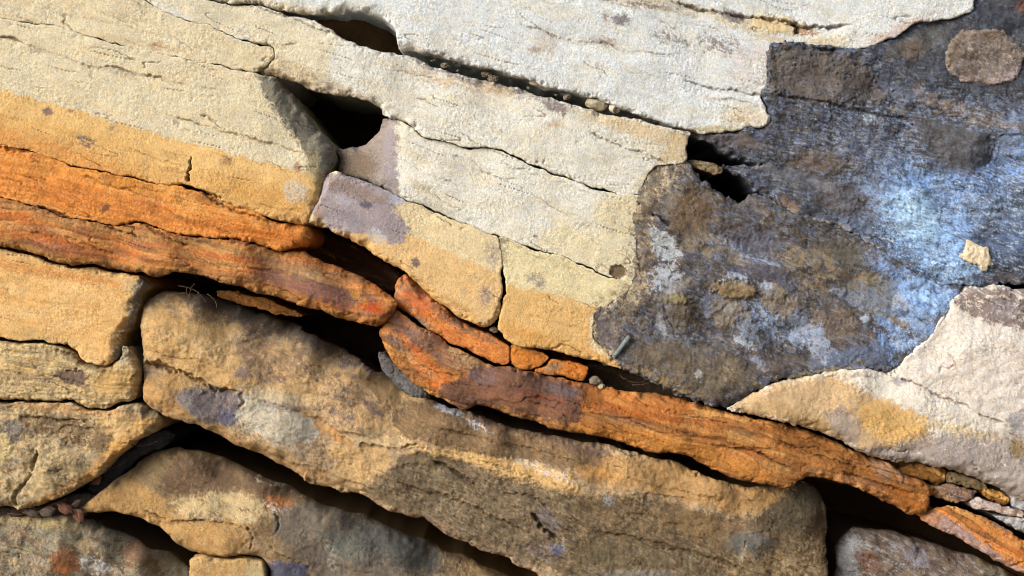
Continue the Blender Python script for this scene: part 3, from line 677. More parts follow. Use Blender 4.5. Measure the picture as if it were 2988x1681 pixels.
# ---- the middle of the face
rock('sandstone_layer', 'pale middle layer between two hairline partings, running from the black cavity to the dark crust', 'rock',
 [(838,378),(832,366),(880,362),(938,332),(966,292),(1020,310),(1060,340),(1120,360),(1180,373),(1260,379),(1340,418),(1380,434),(1450,460),(1520,484),(1606,496),(1600,560),(1598,640),(1592,700),(1540,694),(1480,670),(1400,637),(1340,622),(1250,592),(1160,557),(1060,517),(1000,490),(960,470),(920,450),(880,436),(845,425),(838,400)],
 48, PALE, ang=18, gap=-1.6, gapn=2.2, r=2, rad=[(850,380,40),(940,330,40),(900,440,10),(1040,320,2),(1200,370,1.5),(1400,440,1.5),(1600,560,1.5),(1050,515,2),(1200,570,1.5),(1500,680,1.5)], strata=.9, hair=.4, group=G, seed=210,
 ctrl=[(845,390,-95),(900,365,-85),(950,320,-70),(880,430,-45),(940,400,-48),(985,330,-14),(985,400,-16),(975,460,-14),(1015,400,2),(1010,340,2),(1020,470,2),(1100,440,0),(1300,500,0),(1500,600,0)],
 mott=[((206,200,182),24,11,.2,.25,.4),((232,234,230),18,10,.3,.25,.45)], streak=[((222,210,176),160,36,.5)], body='pale_layer',
 patches=[P([(820,350),(980,270),(996,290),(1000,340),(994,400),(1002,450),(1012,498),(820,440)],(150,138,132),9,10,20,.95,part='grey_end',label='lilac grey left end'), P(E(890,410,60,40),(118,98,76),18,14,24,.7), P(E(980,400,20,90),(160,154,164),12,12,24,.6), P(E(950,465,40,26,20),(120,112,104),14,12,20,.6,mot=(18,9,-.1,.3)), P(E(985,300,16,20),(170,162,166),8,8,14,.7),  # left end toned lilac grey and brown against the pale front
  P(E(1065,470,20,10,15),(170,158,136),8,8,14,.6), P(E(1130,405,90,14,18),(190,176,152),14,12,22,.35), P([(1400,560),(1600,600),(1594,705),(1480,675),(1340,625)],(222,208,166),24,14,30,.7), P(E(1560,540,70,60),(214,200,156),24,14,30,.6), P([(1585,480),(1640,480),(1620,720),(1540,720),(1580,600)],(150,136,112),12,22,30,.75,mot=(26,16,.0,.3)), P(E(1555,684,20,18),(112,92,66),5,4,12,.9,-7), P(E(1545,560,5,5),(140,120,90),4,3,10,.6), P(E(1346,595,6,4),(120,100,80),3,3,10,.8), P(E(1090,520,60,12,18),(180,168,150),10,10,16,.4)],
 cracks=[K([(1130,390),(1180,400),(1220,430),(1260,448),(1310,455)],1.2,4,1,20,.45,(120,104,78)), K([(1240,395),(1300,425),(1370,448),(1440,468),(1520,500)],1.0,4,1,20,.4,(120,104,78)), K([(1010,395),(1060,430),(1140,460),(1180,485)],1.0,4,1,20,.4,(140,122,100)), K([(1430,450),(1500,478),(1560,505)],1.0,3,1,20,.4,(120,96,60)), K([(1440,560),(1520,575),(1580,590)],.9,3,1,20,.4,(140,110,70)), K([(1420,530),(1500,560)],.7,2,1,20,.3,(140,110,70)), K([(1500,665),(1530,676),(1560,690)],1.2,4,1,20,.5,(120,90,56))])
rock('sandstone_block', 'lilac and honey rounded block left of the upright joint, hanging over the dark recess', 'rock',
 [(778,560),(785,530),(800,490),(815,445),(840,430),(880,440),(920,455),(960,475),(1000,495),(1060,522),(1160,562),(1250,597),(1261,640),(1263,690),(1261,760),(1252,800),(1235,818),(1205,820),(1150,795),(1080,745),(1045,710),(1010,682),(960,650),(920,628),(870,598),(820,575)],
 50, (230,212,170), ang=27, gap=-.4, gapn=2.0, r=24, rad=[(800,500,22),(840,440,26),(1000,490,3),(1060,520,1.5),(1150,555,1.5),(1240,590,1.5),(1258,640,2),(1260,700,2.5),(1240,810,14),(1100,760,22),(900,615,34),(800,565,26)], ratio=.85, strata=.7, hair=.2, group=G, seed=230, body='cream_layer', rcv=.3,
 mott=[((206,184,140),22,11,.2,.25,.4)], ctrl=[(820,500,0),(950,560,4),(1100,650,2),(1200,740,2)],
 patches=[P([(900,570),(980,600),(1035,588),(1080,612),(1160,650),(1270,690),(1280,840),(1180,830),(1000,690),(860,600)],(226,190,134),6,7,24,1,part='honey_layer',label='honey coloured lower layer'),
  P([(790,560),(870,580),(1010,670),(1150,780),(1210,800),(1200,840),(1000,720),(860,620),(780,580)],(220,168,94),14,12,24,.6),
  P([(760,520),(820,430),(900,440),(1000,480),(1004,500),(990,530),(1012,548),(1030,575),(1022,602),(990,615),(950,590),(880,590),(830,575)],(160,150,158),7,9,20,.95,.5,mot=(30,14,-.75,.3),part='lilac_patch',label='lilac grey patch'),
  P([(815,440),(860,445),(960,490),(1000,520),(900,510),(830,480)],(142,122,106),12,12,22,.6), P(E(922,516,17,8,8),(96,90,104),4,5,10,.9), P(E(950,592,26,16,25),(196,202,214),8,9,14,.8,mot=(14,9,-.1,.25)), P(E(1000,505,22,12,10),(176,184,204),7,8,14,.7), P(E(880,548,30,16,20),(128,124,136),10,10,16,.6), P(E(860,500,30,12,20),(186,186,198),10,10,16,.5),
  P(E(1046,660,9,13,-10),(124,112,108),4,4,10,.9), P(E(1222,745,16,20),(166,150,138),7,8,12,.7), P(E(1168,732,10,8),(180,156,120),6,6,12,.6), P(E(1240,640,18,30),(170,158,148),12,10,16,.6), P(E(1140,760,50,8,30),(180,130,70),8,8,14,.4), P(E(800,545,10,30),(170,130,84),7,7,14,.6)],
 cracks=[K([(1085,790),(1150,778),(1200,790)],.8,2,0,16,.3,(150,110,60))])
rock('sandstone_block', 'cream and honey block right of the upright joint, with one small round dimple', 'rock',
 [(1256,600),(1340,628),(1400,642),(1480,675),(1540,700),(1590,705),(1588,720),(1560,750),(1510,775),(1495,800),(1492,840),(1505,862),(1535,888),(1555,915),(1566,926),(1540,920),(1480,905),(1430,895),(1390,880),(1340,875),(1285,862),(1255,825),(1258,800),(1268,760),(1269,690)],
 49, (226,214,172), ang=16, gap=-.8, gapn=2.0, r=3, rad=[(1265,640,2),(1268,700,2.5),(1258,810,10),(1350,870,12),(1480,900,10),(1540,910,12),(1300,612,1.5),(1400,640,1.5),(1580,700,1.5),(1500,800,1.5)], strata=.7, hair=.25, group=G, seed=250, body='cream_layer', rcv=.2,
 mott=[((206,188,140),22,11,.2,.25,.4)],
 patches=[P([(1240,700),(1300,722),(1400,745),(1500,768),(1600,790),(1600,960),(1240,880)],(222,182,118),12,9,30,1,part='honey_layer',label='honey coloured lower layer'), P([(1250,800),(1400,850),(1560,900),(1560,940),(1240,880)],(214,164,88),16,10,24,.5), P([(1505,770),(1540,755),(1520,800),(1510,830),(1500,860),(1545,905),(1490,880),(1480,800)],(226,214,180),7,9,14,.7),
  P([(1318,690),(1360,690),(1375,715),(1360,728),(1340,715),(1330,705)],(152,142,140),8,8,12,.8,mot=(10,7,-.2,.25)), P(E(1555,684,19,17),(104,84,60),5,4,12,.9,-7,part='dimple'), P([(1490,760),(1600,690),(1620,960),(1520,900),(1500,840)],(140,124,104),10,18,26,.75,mot=(24,14,.0,.3)), P(E(1300,890,20,5,10),(130,100,60),5,5,12,.5), P(E(1266,640,10,26),(160,148,140),8,8,14,.5), P(E(1320,840,60,14,18),(206,146,70),12,10,20,.5), P(E(1262,605,16,8),(110,90,84),6,6,12,.7)],
 cracks=[K([(1270,600),(1340,640),(1420,668),(1500,690)],1.0,3,0,16,.4,(120,96,66)), K([(1320,790),(1420,815),(1500,835)],.9,3,1,16,.35,(150,110,56)), K([(1380,880),(1410,870),(1440,876),(1470,890)],1.6,6,0,16,.4,(90,60,30))])

# ---- dark crusted rock
DM = [((60,58,58),60,30,-.05,.2,.7),((116,100,80),44,22,.16,.16,.65),((100,112,140),30,13,.14,.12,.65),((156,158,164),22,9,.3,.14,.55),((42,42,44),24,9,.28,.14,.55),((104,92,98),26,10,.2,.15,.5),((142,128,104),16,8,.34,.1,.6)]
_r = random.Random(5)
FLAKES = []
for _ in range(34):                     # small flaked-off scabs of pale and blue grey mineral crust
    _x = _r.uniform(1640, 2280); _y = _r.uniform(600, 930)
    if _x + 1.1 * _y < 2330: continue
    _s = _r.choice([10, 13, 16, 22, 30, 40])
    FLAKES.append(P(E(_x, _y, _s * _r.uniform(1.1, 1.9), _s * _r.uniform(.5, .8), _r.uniform(0, 45)), _r.choice([(150,164,190), (120,130,150), (172,184,204), (66,62,60), (140,126,104), (96,104,124)]), 3, _s * .7, _s * .9, _r.uniform(.55, .9), _r.choice([1.2, -1.5, 1.8]), mot=(18, 11, -.3, .15)))
low = rock('crusted_block', 'dark mineral crusted face right of the cream blocks, below the slanting ridge', 'rock',
 [(1650,418),(1730,408),(1760,452),(1795,476),(1829,498),(1872,510),(1904,494),(1948,506),(2011,548),(2032,554),(2109,566),(2175,601),(2233,637),(2330,702),(2420,718),(2400,752),(2370,800),(2345,838),(2290,890),(2235,932),(2180,922),(2100,928),(2040,940),(1950,958),(1900,985),(1850,1010),(1800,1018),(1740,1002),(1690,980),(1640,955),(1580,930),(1550,910),(1508,862),(1494,840),(1497,800),(1512,778),(1562,752),(1592,718),(1600,640),(1602,560),(1610,490),(1625,450)],
 48, (90,90,92), 'crust', ang=22, gap=-5, jag=9, r=2, ratio=.6, rad=[(1600,560,1),(1600,650,1),(1500,810,1),(1800,460,26),(2000,545,2),(2200,620,2),(2370,800,4),(2100,930,3),(1850,1010,24),(1700,985,26),(1580,930,22)], strata=.5, hair=.1, group=G, seed=270, rough=2.0, light=.13, rcv=.1,
 ctrl=[(1640,500,-2),(1750,620,0),(1850,728,14),(1800,770,0),(1710,760,14),(1770,740,2),(1960,580,0),(2100,700,2),(2260,650,-8),(2250,820,0),(1700,900,8),(1640,830,-8),(1780,840,-8),(1850,900,6),(2000,860,-8),(2100,800,8),(2200,760,8),(2100,620,-10),(1900,640,-8),(1700,600,6)], mott=DM,
 patches=[P([(1610,490),(1650,418),(1730,408),(1720,430),(1670,470),(1640,560),(1640,640),(1625,760),(1560,830),(1560,900),(1500,850),(1500,790),(1560,755),(1596,700),(1602,600)],(132,116,100),12,12,20,.7,mot=(14,10,-.2,.3)), P([(1590,480),(1650,405),(1740,400),(1690,450),(1650,520),(1640,620),(1630,740),(1560,800),(1530,860),(1560,930),(1480,840),(1490,780),(1590,700)],(192,176,140),16,26,26,.8,mot=(24,14,-.02,.2)), P([(1600,480),(1650,420),(1680,440),(1640,560),(1630,700),(1570,760),(1600,640)],(112,98,84),8,14,20,.6,mot=(16,10,.05,.2)), P(E(1735,530,60,60),(120,96,64),24,16,30,.7), P(E(1690,500,20,40,20),(142,136,126),14,12,20,.6),
  P([(1630,560),(1650,575),(1690,590),(1720,640),(1700,660),(1650,650),(1640,610)],(176,184,192),4,12,12,.95,1,mot=(24,16,-.2,.12),part='mineral_patch',label='pale blue grey flaking patch'), P([(1640,670),(1690,662),(1720,690),(1690,740),(1650,740),(1630,700)],(170,178,190),4,12,12,.9,1,mot=(22,15,-.15,.12)), P([(1640,740),(1720,700),(1740,700),(1700,740),(1660,760)],(140,134,128),6,10,14,.6),
  P([(1760,590),(1830,600),(1900,640),(1930,655),(1920,665),(1850,650),(1780,620)],(150,172,206),7,10,14,.85,mot=(20,9,-.1,.2)), P(E(1900,610,70,30,10),(92,94,112),14,14,22,.6), P(E(1930,690,110,40,14),(86,86,104),16,16,24,.6), P(E(1900,655,130,8,8),(160,176,200),6,8,14,.6,mot=(30,8,0,.2)),
  P([(1960,640),(2040,610),(2120,640),(2140,700),(2060,740),(1990,720)],(150,132,100),24,18,26,.7,mot=(26,14,-.1,.25)), P([(2180,640),(2330,700),(2425,725),(2340,830),(2230,910),(2200,820),(2230,720)],(130,168,226),34,34,50,.9,mot=(50,20,-.2,.35)), P(E(2330,740,60,50,30),(156,198,250),24,24,40,.85,mot=(36,16,-.15,.3)), P(E(2200,740,70,50,20),(126,120,98),18,16,24,.6), P(E(2120,630,60,30,20),(104,100,84),16,14,24,.6),
  P([(2060,770),(2150,780),(2160,850),(2080,860),(2030,820)],(138,120,102),14,14,22,.5), P(E(2176,802,11,9),(170,190,214),3,3,10,.9,1.5,part='mineral_spot',label='small round pale blue spot'), P(E(2290,830,60,40,-40),(168,194,230),12,14,20,.7,mot=(20,12,-.05,.2)), P([(2040,890),(2240,860),(2230,930),(2120,920),(2050,925)],(96,110,138),8,12,18,.85,mot=(40,16,-.3,.2)), P(E(2130,930,110,6,-4),(176,180,186),5,8,12,.6,mot=(16,7,0,.2)),
  P([(1900,760),(2000,790),(2070,850),(2020,880),(1930,840),(1880,790)],(140,166,204),10,14,16,.8,mot=(18,9,.0,.16)), P(E(1960,800,120,50,24),(156,178,210),14,14,20,.7,mot=(20,8,.18,.12)),
  *FLAKES, P(E(1846,728,56,24,4),(142,120,80),9,7,16,.9,8,part='knob',label='low tan knob'), P(E(1702,752,30,12,0),(140,128,84),7,8,14,.8,5), P(E(1715,790,34,34,20),(110,98,76),10,10,16,.6,3), P(E(1665,815,10,30,-15),(176,186,196),4,5,12,.6),
  P([(1700,850),(1730,855),(1790,905),(1800,925),(1750,890)],(122,130,138),5,6,14,.75,.6), P([(1660,850),(1760,845),(1750,862),(1670,862)],(150,160,172),5,8,12,.6,mot=(12,7,0,.2)), P([(1560,870),(1700,860),(1850,900),(1900,960),(1800,1005),(1700,975),(1600,920)],(112,98,76),22,16,26,.75,mot=(34,16,-.3,.3)), P(E(1830,940,20,24),(170,152,116),7,10,12,.6,mot=(10,8,0,.2)), P(E(1755,940,10,10),(186,190,190),4,5,8,.7), P([(1540,905),(1640,935),(1740,985),(1800,1005),(1700,985),(1580,925)],(172,146,92),9,10,16,.6,mot=(24,9,-.1,.25)), P([(1490,790),(1560,760),(1560,790),(1540,840),(1560,890),(1510,860)],(110,102,108),9,10,14,.7), P(E(1540,775,24,14,-30),(206,196,176),7,10,14,.7,mot=(12,8,-.1,.2)), P(E(1950,915,100,20,-10),(104,92,84),14,12,20,.5), P([(1890,990),(1960,955),(2100,928),(2160,925),(2000,975),(1900,1000)],(166,148,108),10,10,18,.5)],
 cracks=[K([(1640,535),(1660,548),(1690,570)],3.5,12,2,20,.6,(40,34,28)), K([(1895,474),(1950,503),(2010,545)],2,7,0,20,.3,(60,50,40)), K([(1700,835),(1680,800),(1668,760)],1.5,5,0,16,.4,(80,74,66)), K([(1780,805),(1840,760),(1900,745)],1.2,4,2,20,.3,(70,60,50)), K([(1600,600),(1612,700),(1600,740)],1.4,4,0,16,.4,(80,66,54)), K([(2060,770),(2120,800),(2140,840)],1,3,1,16,.3,(70,66,60))])
up = rock('crusted_block', 'big blue black crusted face in the upper right, with pale blue bloom across it', 'rock',
 [(1938,124),(2000,113),(2040,122),(2080,122),(2130,130),(2180,127),(2268,92),(2302,64),(2392,52),(2444,30),(2456,0),(2490,-80),(2545,-250),(2830,-250),(2830,722),(2576,708),(2500,711),(2440,713),(2335,698),(2238,632),(2178,596),(2111,560),(2034,547),(2013,541),(1950,499),(1906,474),(1902,462),(1868,434),(1830,414),(1842,419),(1890,419),(1940,413),(1895,402),(1834,378),(1806,356),(1734,328),(1770,338),(1820,338),(1880,325),(1930,321),(1945,308),(1935,268),(1920,240),(1934,215),(1936,170)],
 56, (66,72,84), 'crust', ang=12, gap=-6, jag=6, r=2, rad=[(1800,345,22),(1880,400,30),(1860,440,14),(2000,520,2),(2200,600,2),(2450,710,9),(1935,180,2),(2100,125,2)], strata=1.0, hair=.2, group=G, seed=290, rough=2.2, light=.15,
 ctrl=[(1960,180,8),(2100,190,12),(2170,160,6),(2200,220,-12),(1900,370,-8),(2000,450,-10),(2020,530,-12),(2150,575,-12),(2280,655,-12),(2100,350,0),(2480,145,0),(2330,300,-6),(2450,400,12),(2530,420,-8),(2380,480,-8),(2300,520,4),(2250,380,6),(2560,350,4),(2260,570,-4),(2500,600,0),(1830,410,-14),(2500,480,-4)], mott=[((56,58,66),60,30,-.05,.2,.7),((112,98,80),40,18,.2,.16,.6),((98,112,144),26,10,.08,.14,.7),((150,166,192),24,7,.26,.16,.55),((40,42,48),26,8,.24,.16,.55),((98,92,86),22,8,.2,.15,.5)],
 patches=[P([(1936,122),(2040,122),(2120,140),(2190,170),(2210,220),(2260,250),(2180,262),(2060,260),(1935,232)],(106,96,88),12,26,20,.75,4,mot=(34,14,-.45,.3),part='brown_block_face',label='rough brown raised patch'),
  P([(2200,130),(2300,70),(2460,40),(2480,-60),(2850,-60),(2850,180),(2600,240),(2440,240),(2360,200),(2280,180)],(70,74,84),20,16,30,.7,mot=(40,20,-.3,.3)), P(E(2500,50,60,30,10),(60,66,80),20,16,24,.6), P(E(2290,125,34,26),(120,96,80),12,12,18,.6), P(E(2570,16,14,16),(124,86,70),6,6,10,.7), P(E(2320,105,80,26,-20),(100,98,86),18,14,20,.45),
  P([(2280,222),(2360,236),(2430,262),(2440,284),(2380,284),(2320,256)],(152,126,92),9,12,16,.8,2,mot=(22,10,-.2,.25)), P(E(2480,298,60,24,14),(122,104,76),12,12,18,.75,mot=(20,9,-.15,.25)), P(E(2260,275,26,8,10),(140,124,92),7,8,14,.6), P(E(2560,320,60,10,8),(140,120,96),8,8,14,.6), P([(2180,160),(2240,200),(2330,240),(2300,260),(2220,230)],(104,114,136),14,12,20,.6), P(E(2450,255,170,16,8),(100,112,136),14,12,20,.6,mot=(40,10,-.1,.25)),
  P([(2120,250),(2230,300),(2270,420),(2200,480),(2120,400)],(112,118,136),20,16,22,.55,mot=(14,6,-.05,.2)), P(E(2190,295,18,14),(190,210,220),7,8,12,.7,mot=(9,6,-.1,.2)),
  P([(2850,260),(2560,310),(2400,400),(2280,440),(2160,470),(2090,540),(2200,600),(2330,700),(2440,712),(2520,640),(2850,600)],(112,134,170),70,50,90,.8,mot=(70,26,-.15,.4)), P(E(2330,560,150,90,50),(140,186,248),60,50,80,.95,mot=(60,20,-.25,.35)), P(E(2290,540,70,60,40),(168,212,255),40,36,60,.95,mot=(40,16,-.2,.35)), P(E(2480,440,150,36,-24),(136,180,246),34,36,60,.9,mot=(46,13,-.1,.3)), P(E(2520,540,90,30,14),(150,180,222),26,30,50,.8,mot=(40,13,.0,.3)), P(E(2380,660,90,36,30),(162,206,255),30,30,50,.9,mot=(36,16,-.1,.3)), P(E(2180,500,120,50,20),(128,146,178),40,30,60,.7,mot=(40,14,.0,.3)), P(E(2310,545,60,40,40),(172,216,255),30,24,40,.9,mot=(30,12,-.35,.3)), P(E(2560,610,80,40,10),(92,116,156),24,20,40,.7), P([(2850,300),(2440,430),(2260,490),(2200,560),(2330,700),(2850,700)],(58,70,96),30,26,40,.6,mot=(24,7,.2,.16)), P([(2850,300),(2440,430),(2230,500),(2200,560),(2330,700),(2850,700)],(206,228,250),30,30,40,.5,mot=(22,8,.3,.16)), P([(2060,260),(2300,230),(2600,240),(2600,420),(2300,420),(2150,480),(2050,420)],(146,164,196),40,30,40,.6,mot=(24,7,.2,.16)),
  P([(2300,290),(2400,310),(2490,350),(2500,400),(2440,440),(2360,410),(2310,340)],(84,82,82),14,12,22,.75), P(E(2120,500,80,40,20),(92,82,72),18,14,22,.6), P(E(2060,410,80,26,6),(108,90,66),16,14,22,.6), P([(1890,405),(2000,420),(2120,470),(2080,480),(1960,450)],(110,112,120),10,10,18,.6), P([(1950,490),(2020,540),(2120,562),(2230,632),(2200,625),(2100,575),(2000,552)],(168,160,146),5,8,12,.7,mot=(18,8,-.15,.2)), P(E(1990,515,26,10,34),(156,122,92),6,8,12,.6), P(E(1850,350,90,16,12),(120,106,100),10,10,16,.5), P([(1745,334),(1800,362),(1830,392),(1800,380),(1750,345)],(140,136,140),6,8,12,.5), P(E(2011,544,6,5),(14,14,14),2,2,8,.9,-14), P(E(2500,700,90,8),(78,66,60),7,7,12,.6)],
 cracks=[K([(1935,236),(2000,248),(2090,262),(2180,282),(2260,295)],2.2,8,4,24,.55,(46,40,38)), K([(2170,270),(2240,292),(2320,300)],1.4,5,2,20,.4,(50,46,44)), K([(2480,340),(2505,360),(2500,400),(2470,440)],2.6,9,6,30,.4,(50,50,56)), K([(2500,345),(2560,340),(2620,348)],1.6,6,2,24,.4,(60,58,60)), K([(2040,122),(2070,130),(2110,128)],4,14,0,24,.6,(24,20,18)), K([(2420,560),(2500,580),(2576,590)],1,4,2,20,.3,(70,76,90)), K([(2180,590),(2210,598),(2240,625)],1.6,6,0,20,.5,(60,54,50)), K([(2380,520),(2365,560),(2378,590)],1,4,0,20,.4,(80,88,110))])

# ---- pale block on the right
rock('sandstone_block', 'pale pinkish white block on the right edge, below the blue crust', 'rock',
 [(2830,730),(2576,724),(2500,718),(2450,718),(2405,756),(2375,804),(2350,842),(2295,894),(2240,938),(2180,930),(2100,936),(2040,948),(1955,965),(1905,990),(1860,1015),(1834,1030),(1900,1048),(2000,1068),(2080,1094),(2140,1120),(2190,1148),(2250,1160),(2330,1172),(2400,1185),(2470,1210),(2540,1240),(2576,1260),(2830,1360)],
 74, (222,216,208), jag=3.5, ang=26, gap=-1.0, r=20, rad=[(2450,720,26),(2350,840,5),(2150,930,6),(1900,1000,18),(1900,1045,20),(2100,1100,40),(2300,1165,46),(2500,1220,50)], ratio=.85, strata=.9, hair=.3, group=G, seed=310, rough=1.5, rcv=.3, body='pale_face',
 ctrl=[(2100,935,-20),(2240,938,-24),(2300,890,-24),(2350,845,-24),(2400,765,-24),(2450,725,-22),(1900,1000,-14),(2000,958,-16),(2500,770,-8),(2450,880,4),(2530,950,2),(2300,1000,0),(2150,1000,2),(2200,1080,0),(2400,1120,-4),(2000,1020,-4)],
 mott=[((200,186,172),20,10,.2,.22,.45),((234,230,224),16,9,.3,.22,.5)], streak=[((210,194,180),120,30,.5)],
 patches=[P([(1830,1030),(1960,960),(2060,945),(2130,940),(2200,985),(2290,1040),(2340,1090),(2300,1130),(2180,1140),(2080,1100),(1950,1060)],(198,164,112),18,14,30,.85,part='tan_area',label='tan left part'), P([(2100,940),(2260,935),(2380,1000),(2540,1070),(2560,1095),(2400,1080),(2280,1040),(2180,985)],(226,220,208),14,12,26,.8),
  P([(2160,1010),(2240,1010),(2330,1050),(2352,1130),(2320,1120),(2250,1125),(2170,1080)],(216,174,104),7,12,20,.85,mot=(40,20,-.5,.25),part='ochre_patch',label='ochre yellow patch'), P([(2080,1040),(2120,1020),(2160,1060),(2165,1130),(2100,1105)],(156,146,140),9,12,18,.8), P([(2140,1130),(2250,1122),(2310,1100),(2400,1090),(2560,1090),(2850,1200),(2850,1400),(2560,1255),(2400,1190),(2250,1165)],(158,148,144),12,14,24,.85,mot=(40,18,-.5,.3),part='grey_underside',label='lilac grey lower rim'), P(E(2400,1080,120,12,12),(210,186,132),10,10,18,.6), P(E(2560,1130,20,24),(150,124,76),8,9,14,.8), P(E(2560,1060,26,26),(140,140,148),10,12,16,.7),
  P([(2400,760),(2450,722),(2580,728),(2700,760),(2580,830),(2500,815),(2440,790)],(120,104,102),10,14,22,.85,-2,mot=(26,12,-.2,.25)), P(E(2530,780,40,26),(160,152,158),12,14,18,.7), P(E(2060,945,80,10,-8),(214,200,168),8,10,16,.7), P(E(2270,960,20,10),(150,148,156),6,8,12,.7), P([(1850,1030),(1960,1010),(2080,1060),(2130,1110),(2000,1065)],(172,142,92),12,12,20,.5)],
 cracks=[K([(2255,930),(2280,958),(2300,962)],3,9,2,20,.6,(110,78,52)), K([(2290,958),(2340,985),(2400,1008),(2440,1028),(2500,1055),(2540,1075)],2.0,7,3,26,.6,(104,64,48)), K([(2230,1030),(2260,1060),(2290,1090),(2330,1125)],1.0,4,1,20,.35,(130,100,70)), K([(2070,950),(2150,945),(2230,950)],1.2,4,2,18,.35,(130,100,70)), K([(2400,770),(2370,830)],1.5,5,0,14,.4,(120,84,66))])
# ---- orange beds below the middle
rock('sandstone_block', 'rough orange strip lying directly under the honey blocks, left of the two small orange blocks', 'rock',
 [(988,745),(996,706),(1018,692),(1050,715),(1080,742),(1120,775),(1150,800),(1200,828),(1245,845),(1280,868),(1278,918),(1230,908),(1180,886),(1122,858),(1085,835),(1060,815),(1030,795),(1000,772)],
 24, (218,140,80), 'iron', ang=30, gap=1.0, r=12, rad=[(1050,720,34),(1150,795,26),(1240,845,14),(1100,840,6),(1278,895,4)], strata=.9, hair=.2, group=G, seed=330, layers=.4,
 streak=[((218,150,88),90,20,.6)], mott=[((196,104,52),26,12,.15,.2,.5)],
 patches=[P([(990,710),(1030,700),(1100,770),(1180,820),(1250,850),(1240,862),(1150,830),(1070,775),(1040,780),(1000,760)],(124,116,108),10,12,18,.7,mot=(22,9,-.1,.25)), P(E(1055,765,50,20,36),(206,106,54),10,10,16,.6), P(E(1055,815,30,16,26),(150,136,118),10,10,16,.7), P(E(1250,895,30,16),(214,140,72),10,8,16,.5)],
 cracks=[K([(1080,800),(1120,793),(1150,790)],1,2,0,12,.3,(226,180,120)), K([(1100,800),(1170,830),(1270,885)],.8,3,1,14,.3,(150,90,44))])
rock('sandstone_block', 'small square orange block between two upright joints, under the honey block', 'rock',
 [(1284,868),(1330,876),(1384,893),(1366,914),(1336,931),(1283,920)], 22, (216,140,66), 'iron', ang=14, gap=1.0, r=7, strata=.6, hair=.1, group=G, seed=350, layers=.2, streak=[((206,124,56),50,12,.5)],
 patches=[P(E(1340,880,40,6,12),(190,150,96),6,6,12,.5)], cracks=[])
rock('sandstone_block', 'small orange block at the right end of the orange strip, beside the stone chip', 'rock',
 [(1388,897),(1420,908),(1477,926),(1474,960),(1440,954),(1400,946),(1345,934),(1370,916)], 19, (204,124,56), 'iron', ang=14, gap=1.0, r=7, strata=.8, hair=.2, group=G, seed=360, layers=.2, streak=[((216,148,80),50,10,.5)],
 patches=[P(E(1390,925,26,14,-20),(158,134,104),8,8,12,.7)], cracks=[])
